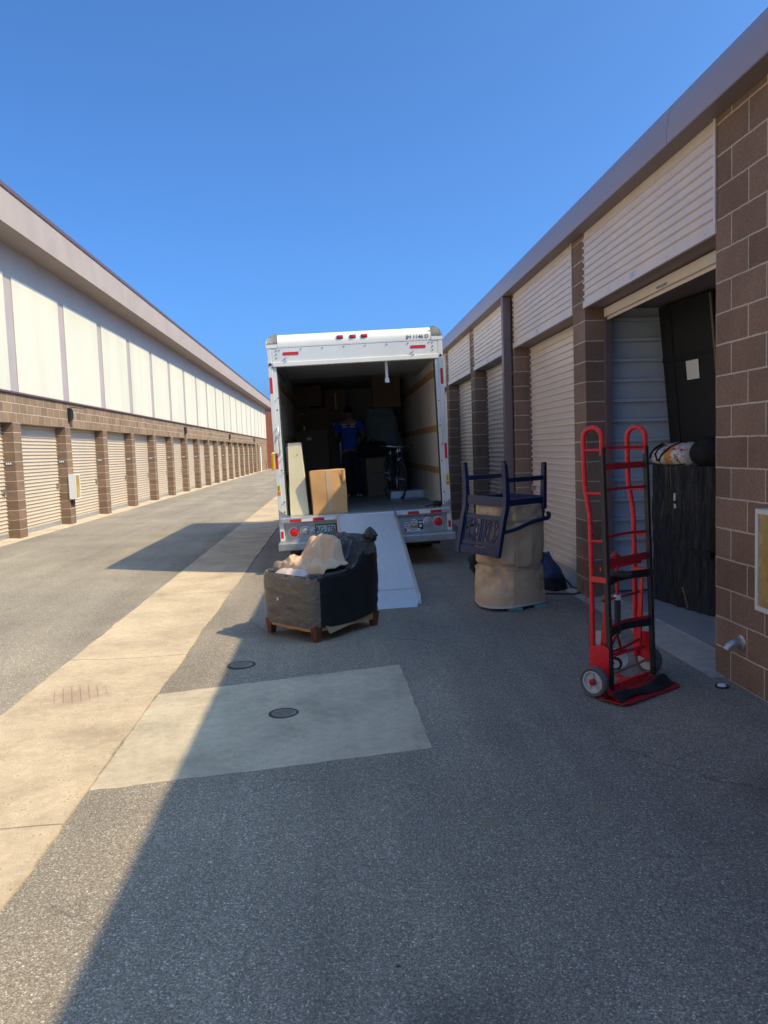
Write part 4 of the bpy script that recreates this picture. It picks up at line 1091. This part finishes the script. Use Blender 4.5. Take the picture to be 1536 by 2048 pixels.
mb = MB(); mb.plate(lambda u, v: tuple(Vector(bund(.485+.10*u, .42+.42*v))*1.0+Vector((.010, -.014, 0))), 10, 16, (.004, -.006, 0))
mb.build('paper_flap', M['kraft'], bd, smooth=40)
def pad_(u, v):
    x, y, z = bund(u, .06); return (x*(1.0+.01*v), y*(1.0+.01*v), .03+.022*v+.006*math.sin(u*14))
MB().grid(pad_, 80, 3, wrapu=True, capv=True).build('foam_edge', M['paper'], bd, smooth=60)
for a in ((-.10, -.345, .04, -.22), (.18, -.27, .31, -.16), (-.05, .15, .1, .28), (-.32, -.05, -.2, .1)): MB().box(a[0], a[1], 0, a[2], a[3], .03).build('foam_block', M['teal'], bd, bevel=.004)

# chair local frame: x along its width, y to its front, z up in the world (the chair itself is upside down)
ca = math.atan2(-.8, .6)
ch = thing('chair', 'navy wooden armchair with fretwork back lying upside down on the paper bundle', 'chair', (1.715, 7.72, gz+BH+.022), (0,.038,ca))
NV = M['navy']; CW, CD = .262, .285
sr = MB().bar((-CW+.02, -CD, .040), (CW-.02, -CD, .040), .030, .095).build('seat_rail', NV, ch, bevel=.003)
MB().bar((-CW+.02, CD, .035), (CW-.02, CD, .035), .028, .08).build('seat_rail', NV, ch, bevel=.003)
for s in (-1, 1): MB().bar((s*(CW-.005), -CD+.02, .032), (s*(CW-.005), CD-.02, .032), .026, .064).build('seat_rail', NV, ch, bevel=.003)
for y in (-.05, .10): MB().bar((-CW+.02, y, .02), (CW-.02, y, .02), .03, .03).build('seat_slat', NV, ch)
for s in (-1, 1):
    # rear leg runs down into the back post, bent outwards
    mb = MB()
    pts = [(-CD-.035, .415), (-CD-.010, .24), (-CD, .10), (-CD-.002, .0), (-CD-.030, -.10), (-CD-.070, -.26), (-CD-.118, -.485)]
    w2 = [.022, .026, .029, .031, .029, .026, .022]
    q = []
    for (y, z), k in zip(pts, w2): q += [(s*CW-.023, y-k, z), (s*CW+.023, y-k, z), (s*CW+.023, y+k, z), (s*CW-.023, y+k, z)]
    fs = []
    for i in range(len(pts)-1):
        for k in range(4): fs.append((i*4+k, i*4+(k+1) % 4, (i+1)*4+(k+1) % 4, (i+1)*4+k))
    fs += [(3,2,1,0), tuple(len(q)-4+k for k in range(4))]
    mb.add(q, fs).build('back_post', NV, ch, bevel=.004)
    mb = MB(); x, y = s*CW, CD
    mb.hexa([(x-.026,y-.026,-.06), (x+.026,y-.026,-.06), (x+.026,y+.026,-.06), (x-.026,y+.026,-.06), (x-.021,y-.021,.41), (x+.021,y-.021,.41), (x+.021,y+.021,.41), (x-.021,y+.021,.41)])
    lg = mb.build('front_leg', NV, ch, bevel=.004)
    MB().lathe([(.020, 0), (.013, .01), (.018, .03), (.012, .05), (.017, .085), (.018, .10)], (x, y, -.061), (0,0,-1), 16).build('arm_post', NV, lg, smooth=50)
    MB().bar((x, -CD+.02, .255), (x, CD-.018, .255), .024, .046).build('stretcher', NV, ch, bevel=.003)
    # arm: bows from the post out to a scroll past the front leg
    mb = MB(); ap = []
    for i in range(17):
        t = i/16; y = -CD-.055+(2*CD+.125)*t
        z = -.245+.085*sstep(0, .75, t)-.012*math.sin(math.pi*t)
        ap.append((x+.012*math.sin(math.pi*t)*s, y, z))
    ap += [(x, CD+.088, -.150), (x, CD+.096, -.132), (x, CD+.090, -.114), (x, CD+.072, -.110)]
    mb.tube(ap, [.019]*10+[.021]*5+[.023]*4+[.021, .018], 10)
    mb.build('arm', NV, ch, smooth=60)
def bk(x, h, off=0.0):                                              # point on the tilted back plane, h measured down from the seat
    t = h/.485
    return Vector((x, -CD-.004-.114*t**1.15+off, -h))
def bbar(mb, x0, h0, x1, h1, wd, th=.018):
    mb.bar(bk(x0, h0), bk(x1, h1), th, wd, up=(0, -.22, -1) if abs(x1-x0) > abs(h1-h0) else (1, 0, 0))
mb = MB(); bbar(mb, -CW+.02, .445, CW-.02, .445, .075, .024); mb.build('crest_rail', NV, ch, bevel=.004)
for h_, wd in ((.12, .045), (.375, .040)):
    mb = MB(); bbar(mb, -CW+.02, h_, CW-.02, h_, wd, .02); mb.build('cross_rail', NV, ch, bevel=.003)
mb = MB()
for x in (-.022, 0, .022): mb.bar(bk(x, .14), bk(x, .405), .012, .011, up=(1,0,0))
mb.build('centre_spindle', NV, ch)
for s in (-1, 1):
    cx = s*.132
    mb = MB()
    for x in (-.095, .095): mb.bar(bk(cx+x, .14), bk(cx+x, .36), .012, .012, up=(1,0,0))
    def ell(c, hc, rx, rh, th=.008):
        mb.tube([bk(c+rx*math.cos(a), hc+rh*math.sin(a)) for a in [2*math.pi*i/30 for i in range(30)]], th, 6, closed=True)
    ell(cx, .25, .080, .108, .010); ell(cx, .25, .036, .106, .0085); ell(cx-.060, .25, .022, .046, .009); ell(cx+.060, .25, .022, .046, .009)
    for x in (-.112, .112): mb.bar(bk(cx+x*.93, .14), bk(cx+x*.93, .36), .014, .022, up=(1,0,0))
    mb.bar(bk(cx-.094, .25), bk(cx-.084, .25), .012, .014); mb.bar(bk(cx+.084, .25), bk(cx+.094, .25), .012, .014)
    mb.build('fretwork', NV, ch, smooth=50)

# ------------------------------------------------------------------ things on the ground near the far door
bg_ = thing('blue_bag', 'slumped blue and black bag on the concrete sill behind the paper bundle', 'bag', (2.43, 8.62, .0))
def bagf(u, v):
    a = 2*math.pi*u; c, s_ = math.cos(a), math.sin(a)
    r = (1-.38*sstep(.45, 1, v)**1.5)*(1+.12*nz(c*1.5, s_*1.5, v*2, 1.3)+.06*ridge(c, s_, v*2, 3))
    return (.17*c*r-.06*v, .30*s_*r+.22*v, .34*v+.05*nz(c, s_, v, 2)*v)
o = MB().grid(bagf, 48, 26, wrapu=True, capv=True).build('body', [M['blue_bag'], M['black_fabric']], bg_, smooth=60)
for p in o.data.polygons: p.material_index = 1 if (p.center.z < .13 or p.center.y > .22) else 0
MB().tube([(-.06,.10,.36), (-.10,.14,.46), (-.06,.20,.50), (-.03,.26,.44), (-.04,.28,.36)], .015, 8).build('strap', M['webbing'], bg_, smooth=60)
cd = tag(MB().tube([Vector((2.18,8.22,.002)), (2.36,8.12,.006), (2.52,8.02,.016), (2.64,8.08,.026), (2.67,8.20,.030), (2.62,8.30,.026), (2.60,8.40,.024), (2.63,8.55,.027), (2.67,8.9,.031)], .009, 8).build('power_cord', M['rubber'], smooth=60), 'black cord looped on the concrete sill at the foot of the closed beige door', 'cord')
def clot(u, v):
    a = 2*math.pi*u; t = 2*v-1; rr = (1-abs(t)**2.5)**.5*.062+.003
    return (-.315+.03*t+rr*math.cos(a)*(1+.5*nz(math.cos(a)*2, math.sin(a)*2, v*3, 1.4)), .20+rr*math.sin(a)*1.5, .385-.12*t)
MB().grid(clot, 26, 18, wrapu=True, capv=True).build('strap_end', M['webbing'], bd, smooth=60)
ld = thing('plastic_lid', 'crushed black and white plastic lid on the asphalt at the foot of the block wall', 'litter', (2.475, 4.80, zg(2.475)+.002), (0,0,.4))
MB().lathe([(.042, 0), (.044, .006), (.040, .012), (.034, .007), (.001, .007)], (0,0,0), n=28).build('rim', M['ink'], ld, smooth=60)
MB().lathe([(.030, .0072), (.024, .018), (.018, .0185), (.001, .014)], (0,0,0), n=24).build('dome', M['white'], ld, smooth=60)

# ------------------------------------------------------------------ appliance hand truck
ha = R_(36)
ht = thing('hand_truck', 'tall red appliance hand truck with black rails standing upright in front of the open unit', 'hand truck', (1.75, 4.81, zg(1.9)-.001), (0,0,ha))
RD, DR, RB = M['hand_red'], M['hand_darkred'], M['rail_black']
# local: x from the left rail to the right rail, y behind the rails (towards the handles), z up
def lean(z): return .050*z/1.6
for s, x in ((-1, 0.0), (1, .50)):
    mb = MB()
    for dx, wd, dy, dp in ((0, .030, 0, .006), (-s*-.012, .005, .012, .026), (-s*.012, .005, .012, .026)):
        mb.hexa([(x+dx-wd/2, dy-dp/2, .03), (x+dx+wd/2, dy-dp/2, .03), (x+dx+wd/2, dy+dp/2, .03), (x+dx-wd/2, dy+dp/2, .03),
                 (x+dx-wd/2, lean(1.6)+dy-dp/2, 1.60), (x+dx+wd/2, lean(1.6)+dy-dp/2, 1.60), (x+dx+wd/2, lean(1.6)+dy+dp/2, 1.60), (x+dx-wd/2, lean(1.6)+dy+dp/2, 1.60)])
    mb.build('rail', RB, ht)
    # handle tube: up out of the rail, over a hairpin and down behind with a kink
    pts = [(x, lean(1.6)+.014, 1.55)]
    r = .070
    for i in range(13):
        a = math.pi*i/12
        pts.append((x, lean(1.6)+.012+r-r*math.cos(a), 1.66+r*math.sin(a)))
    yb = lean(1.6)+.012+2*r
    pts += [(x, yb-.002, 1.5), (x, yb-.008, 1.34), (x, yb-.022, 1.27), (x, yb-.040, 1.18), (x, yb-.046, 1.10), (x, yb-.050, .9), (x, yb-.052, .6), (x, yb-.056, .3), (x, yb-.058, .13)]
    MB().tube(pts, .0165, 12).build('handle_tube', RD, ht, smooth=60)
    mb = MB()
    for z in (1.585, 1.305, .995):
        y0 = lean(z)+.02; y1_ = yb-.0 if z > 1.4 else (yb-.014 if z > 1.2 else yb-.048)
        mb.tube([(x, y0, z), (x, y1_-.02, z), (x, y1_, z)], [.0095, .0095, .014], 8)
    mb.build('side_rung', RD, ht, smooth=60)
    # lower bracket plate and folded carriage arm
    pl = MB().prism([(.012, .10), (.012, .30), (.05, .32), (yb-.04, .30), (yb-.04, .14)], 'x', x-s*-.018-.003, x-s*-.018+.003).build('side_plate', RD, ht, bevel=.002)
    MB().bar((x+s*-.0, .03, .745), (x+s*-.0, yb-.05, .745), .03, .036).build('bracket', RD, ht, bevel=.003)
    mb = MB(); xx = x-s*.045
    mb.hexa([(xx-.010,.075,.20), (xx+.010,.075,.20), (xx+.010,.125,.20), (xx-.010,.125,.20), (xx-.008,.055,.70), (xx+.008,.055,.70), (xx+.008,.078,.70), (xx-.008,.078,.70)])
    mb.build('carriage_arm', RD, ht, bevel=.003)
# cross bars
def rail_y(z): return lean(z)+.018
def cbar(z, wd, th, nm, m, bow=0.0, dy=0.0):
    mb = MB()
    if bow:
        f = lambda u, v: (.016+.468*u, rail_y(z)+dy+bow*math.sin(math.pi*u)**1.4, z-wd/2+wd*v)
        mb.plate(f, 16, 1, (0, th, 0))
    else: mb.box(.016, rail_y(z)+dy-th/2, z-wd/2, .484, rail_y(z)+dy+th/2, z+wd/2)
    return mb.build(nm, m, ht, smooth=40)
cbar(1.595, .018, .016, 'cross_bar', RD, .035); cbar(1.475, .040, .006, 'cross_bar', DR); cbar(1.325, .018, .014, 'cross_bar', DR, .035); cbar(1.02, .018, .014, 'cross_bar', DR, .035)
cbar(.855, .048, .008, 'cross_bar', DR); cbar(.81, .022, .012, 'cross_bar', RD, 0, .05)
cbar(.735, .052, .012, 'belt_pad', M['webbing'], .05, -.01); cbar(.395, .048, .010, 'belt_pad', M['webbing'], .055, -.01); cbar(.425, .03, .006, 'cross_bar', DR, .045)
cbar(.60, .014, .012, 'cross_bar', DR, 0, .05); cbar(.215, .022, .02, 'cross_bar', RD, .02, .04)
# ratchet knob, jack
MB().lathe([(.03, 0), (.032, .012), (.018, .02), (.012, .035)], (.19, .10, .872), (0,0,1), 18).build('ratchet_knob', DR, ht, smooth=50)
MB().lathe([(.075, 0), (.075, .016), (.06, .024)], (.19, .06, .752), (0,0,1), 26).build('belt_reel', M['rubber'], ht, smooth=50)
jk = MB().cyl((.19, .085, .36), (.19, .085, .585), .021, 16).build('gas_strut', M['rubber'], ht, smooth=50)
MB().cyl((.19, .085, .586), (.19, .085, .618), .025, 16).build('collar', M['white'], jk, smooth=50)
MB().cyl((.19, .085, .619), (.19, .085, .86), .011, 12).build('rod', RD, jk, smooth=50)
mb = MB(); mb.tube([(.19,.10,.34), (.14,.12,.24), (.10,.12,.20)], .009, 8); mb.tube([(.19,.10,.40), (.25,.12,.30), (.29,.12,.20)], .009, 8); mb.tube([(.04,.09,.33), (.12,.10,.24), (.30,.11,.235), (.45,.09,.27)], .010, 8)
mb.build('brace_rod', DR, ht, smooth=60)
MB().tube([(-.055,.19,.93), (-.06,.19,.955), (-.045,.185,.965), (-.03,.18,.955), (-.035,.18,.93), (-.03,.17,.5), (-.02,.16,.30)], .0028, 6).build('pull_wire', DR, ht, smooth=60)
# big wheels on the axle
for s, x, wy in ((-1, -.112, .06), (1, .585, .10)):
    o = MB().lathe([(.074, -.022), (.088, -.026), (.097, -.018), (.100, 0), (.097, .018), (.088, .026), (.074, .022), (.074, -.022)], (x, wy, .100), (1,0,0), 36, False).build('wheel', M['tyre_grey'], ht, smooth=40)
    h = MB().lathe([(.0735, -.020), (.072, .024), (.064, .024), (.060, .008), (.022, .008), (.020, -.020)], (x, wy, .100), (s,0,0), 36)
    for k in range(5):
        a = 2*math.pi*k/5+.3
        h.bar((x+s*.013, wy+.018*math.cos(a), .10+.018*math.sin(a)), (x+s*.013, wy+.064*math.cos(a), .10+.064*math.sin(a)), .006, .010, up=(1,0,0))
    h.build('rim', M['wheel_grey'], o, smooth=35)
    MB().lathe([(.021, .006), (.021, .030), (.013, .034)], (x, wy, .10), (s,0,0), 16).build('hub_cap', DR, o, smooth=50)
MB().cyl((-.10, .06, .10), (.57, .10, .10), .010, 10).build('axle', M['zinc'], ht, smooth=60)
# folded carriage casters
def caster(x, y, z, tilt, m2):
    o = MB().tube([(x-.020, y, z), (x-.020, y+.02, z+.05), (x+.020, y+.02, z+.05), (x+.020, y, z)], .006, 8).box(x-.028, y+.0, z+.048, x+.028, y+.045, z+.062).build('caster', M['zinc'], ht, smooth=40)
    MB().lathe([(.030, -.014), (.042, -.012), (.044, 0), (.042, .012), (.030, .014)], (x, y, z), (1,tilt,0), 24, False).build('tyre', M['rubber'], o, smooth=40)
    MB().lathe([(.030, -.015), (.010, -.017), (.010, .017), (.030, .015)], (x, y, z), (1,tilt,0), 20).build('rim', m2, o, smooth=40)
caster(.20, .11, .145, .35, M['tape_white'])
wl = MB().lathe([(.04, -.016), (.068, -.016), (.070, 0), (.068, .016), (.04, .016), (.012, .010), (.012, -.010)], (.30, .16, .150), (1,.9,0), 28).build('folding_wheel', M['tape_white'], ht, smooth=40)
wl = MB().lathe([(.03, -.012), (.046, -.012), (.048, 0), (.046, .012), (.03, .012), (.012, .010), (.012, -.010)], (.055, .13, .345), (1,.2,0), 28).build('folding_wheel', M['tape_white'], ht, smooth=40)
# toe plate with webbing lying on it
mb = MB()
mb.prism([(-.165, -.01), (-.165, -.185), (-.10, -.205), (.40, -.243), (.455, -.20), (.54, .03), (-.05, .03)], 'z', .012, .019)
tp = mb.build('toe_plate', DR, ht, bevel=.002)
MB().hexa([(-.045,.03,.02), (-.039,.03,.02), (-.161,-.17,.02), (-.167,-.17,.02), (-.045,.03,.10), (-.039,.03,.10), (-.161,-.08,.06), (-.167,-.08,.06)]).build('toe_gusset', DR, tp)
MB().box(.016, .03, .02, .484, .055, .045).bar((.25,.05,.03), (.30,.16,.03), .03, .02).build('toe_brace', RD, tp)
def webb(u, v):
    x = -.15+.60*u; y = -.035-.13*v-.03*u+.02*math.sin(u*7)
    k = math.exp(-((v-.5-.18*math.sin(u*5))/.30)**2)
    return (x, y, .021+.050*k*(.35+.65*abs(math.sin(u*4.2+1)))+.030*(crump(x, y, 0, 14)-.25)*math.sin(math.pi*v))
MB().plate(webb, 60, 20, (0, 0, -.004)).build('webbing_strap', M['webbing'], ht, smooth=50)

# ------------------------------------------------------------------ goods in the open unit
bs = thing('box_spring', 'tall black fabric-covered panel leaning upright in the open unit, a paper sheet on it', 'bed base', (3.5, 7.74, .05))
BA, BB = Vector((.09, .05, 0)), Vector((.20, -.86, 0)); TA, TB = Vector((-.155, .05, 2.90)), Vector((-.045, -.86, 2.90))
nB = (BB-BA).cross(TA-BA).normalized()
if nB.x > 0: nB = -nB
bk2 = -nB*.20
MB().hexa([BA, BB, BB+bk2, BA+bk2, TA, TB, TB+bk2, TA+bk2]).build('cover', M['dust_cover'], bs, bevel=.012, seg=3)
def bsp(u, z, o_=.0):                                               # point on its visible face
    return BA.lerp(BB, u).lerp(TA.lerp(TB, u), z/2.9)+nB*o_
def quadon(mb, u0, u1, z0, z1, o0, o1):
    mb.hexa([bsp(u0,z0,o0), bsp(u1,z0,o0), bsp(u1,z1,o0), bsp(u0,z1,o0), bsp(u0,z0,o1), bsp(u1,z0,o1), bsp(u1,z1,o1), bsp(u0,z1,o1)]); return mb
quadon(MB(), .02, .97, 2.34, 2.39, .003, .012).build('seam_band', M['black_fabric'], bs)
quadon(MB(), .22, .235, .9, 2.88, .003, .008).build('seam', M['webbing'], bs)
quadon(MB(), .965, .995, .2, 2.88, .004, .016).build('edge_strip', M['wood_strip'], bs)
quadon(MB(), .46, .68, 2.14, 2.32, .006, .009).build('paper_sheet', M['paper'], bs)
wr = thing('wrapped_dresser', 'waist-high furniture piece in black stretch wrap inside the open unit', 'wrapped furniture', (3.13, 7.51, .05), (0,0,R_(-80)))
def dre(u, v):
    a = 2*math.pi*u - math.pi*.75; c, s_ = math.cos(a), math.sin(a); q = (abs(c)**7+abs(s_)**7)**(-1/7)
    x = .01+.50+.50*c*q; y = .175+.175*s_*q
    z = 1.325*v
    k = .012*ridge(x*2.4, y*2.4, z*.35, 4)+.006*ridge(x*2+nz(0, 0, z, 3)*.03, y, z*.06, 17)+.004*ridge(x, y, z*.04, 60)+.16*folds(x*1.5+a, z*.22, 21, 9)-.008
    return (x, y-k if s_ < 0 else y+k, z)
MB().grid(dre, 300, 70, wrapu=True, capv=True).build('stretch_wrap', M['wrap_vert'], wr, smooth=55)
mb = MB()
for x, z0, z1 in ((.46, 1.0, 1.07), (.465, .93, .97)): mb.box(x, -.045, z0, x+.022, -.010, z1)
mb.build('label_scrap', M['tape_white'], wr)
MB().tube([(.58,-.035,.20), (.62,-.038,.13), (.66,-.035,.02)], .012, 6).build('paper_edge', M['wood_strip'], wr)
MB().box(.72, -.040, .52, .98, -.010, .57).build('tape_band', M['dust_cover'], wr)
# printed tote lying on top
tb = thing('tote_bag', 'shopping bag with a colourful pictorial print and black handles lying on the black wrapped furniture', 'bag', (3.13, 7.51, 1.36), (0,0,R_(-80)))
def tote(u, v):
    a = 2*math.pi*u; c, s_ = math.cos(a), math.sin(a)
    t = 2*v-1; r = (1-abs(t)**9)**.5+.003
    return (.29+.30*t, .15+(.185*c)*r*(1+.05*nz(t*2, c, 0, 2)), .105+.125*s_*r+.010*nz(t*3, c*2, s_, 2))
def totemat():
    m, n, l, b = newmat('printed_bag')
    v = coords(n, l, 'Object'); sx = n.new('ShaderNodeSeparateXYZ'); l.new(v, sx.inputs[0])
    x = math_(n, l, 'MULTIPLY_ADD', noisetex(n, l, v, 7, 2), .05, sx.outputs[0])
    base = ramp(n, l, math_(n, l, 'DIVIDE', math_(n, l, 'SUBTRACT', x, .05), .60), [(0, (.62,.58,.52)), (.22, (.66,.64,.60)), (.24, (.52,.50,.52)), (.44, (.58,.55,.52)), (.46, (.62,.27,.05)), (.62, (.66,.36,.08)), (.64, (.70,.67,.62)), (1, (.68,.65,.60))])
    blot = noisetex(n, l, v, 17, 3, .6, .8)
    base = mixc(n, l, ramp(n, l, blot, [(.56, (0,0,0)), (.60, (1,1,1))]), base, (.30,.16,.16))
    b2 = noisetex(n, l, coords(n, l, 'Object', (1,1,2)), 11, 2, .5, .3)
    base = mixc(n, l, ramp(n, l, b2, [(.60, (0,0,0)), (.63, (1,1,1))]), base, (.55,.06,.07))
    l.new(base, b.inputs['Base Color']); b.inputs['Roughness'].default_value = .4
    return m
M['tote'] = totemat()
MB().grid(tote, 48, 32, wrapu=True, capv=True).build('bag_body', M['tote'], tb, smooth=60)
def tp_(t, an, k=1.03): 
    c, s_ = math.cos(an), math.sin(an); return Vector((.29+.30*t, .15+.185*c*k-.004, .105+.125*s_*k))
mb = MB()
mb.tube([tp_(-.62, 1.9), tp_(-.60, 2.5), tp_(-.68, 2.95), tp_(-.72, 3.3)], .010, 6)
mb.tube([tp_(-.40, 1.6), tp_(-.42, 2.3), tp_(-.44, 2.95), tp_(-.36, 3.45), tp_(-.28, 3.5), tp_(-.05, 3.0), tp_(.15, 2.5), tp_(.30, 2.0), tp_(.42, 1.6)], .010, 6)
mb.build('handle', M['webbing'], tb, smooth=60)
mb = MB(); mb.tube([tp_(-.95, 3.75), tp_(-.5, 3.85), tp_(0, 3.88), tp_(.5, 3.85), tp_(.95, 3.75)], .007, 6); mb.build('seam', M['webbing'], tb, smooth=60)
pw = thing('pillow', 'black cushion slumped at the right end of the wrapped furniture beside the printed bag', 'cushion', (3.13, 7.51, 1.36), (0,0,R_(-80)))
def pil(u, v):
    a = 2*math.pi*u; c, s_ = math.cos(a), math.sin(a); t = 2*v-1; r = (1-abs(t)**3)**.5+.003
    return (.79+.22*t, .16+.20*c*r, .13+.14*s_*r*(1+.15*nz(t*2, c, s_, 1.5)))
MB().grid(pil, 40, 26, wrapu=True, capv=True).build('cushion', M['black_fabric'], pw, smooth=60)

# ------------------------------------------------------------------ loose grit
mb = MB(); rg = random.Random(11)
for i in range(900):
    k = rg.random()
    if k < .45: x = 2.565-abs(rg.gauss(0, .07)); y = rg.uniform(1.5, 5.0)
    elif k < .70: x = 2.49-abs(rg.gauss(0, .05)); y = rg.uniform(5.0, 9.0)
    else: x = rg.uniform(-1.2, 2.4); y = rg.uniform(1.6, 7.5)
    if -1.33 < x < .5 and 3.9 < y < 5.95: continue
    a = rg.uniform(.0015, .0045)*(1 if k < .7 else .8); z = zg(x); an = rg.uniform(0, 6.28)
    P4 = [(x+a*q*math.cos(an+t), y+a*q*math.sin(an+t)) for t, q in ((0, 1), (1.6, .7), (3.1, 1.1), (4.7, .8))]
    mb.add([(px, py, z-.001) for px, py in P4]+[(x+(px-x)*.6, y+(py-y)*.6, z+a*.9) for px, py in P4], [(3,2,1,0), (4,5,6,7), (0,1,5,4), (1,2,6,5), (2,3,7,6), (3,0,4,7)])
tag(mb.build('gravel', M['sill']), 'loose grit and small stones scattered on the asphalt and along the wall', 'grit', kind='stuff')
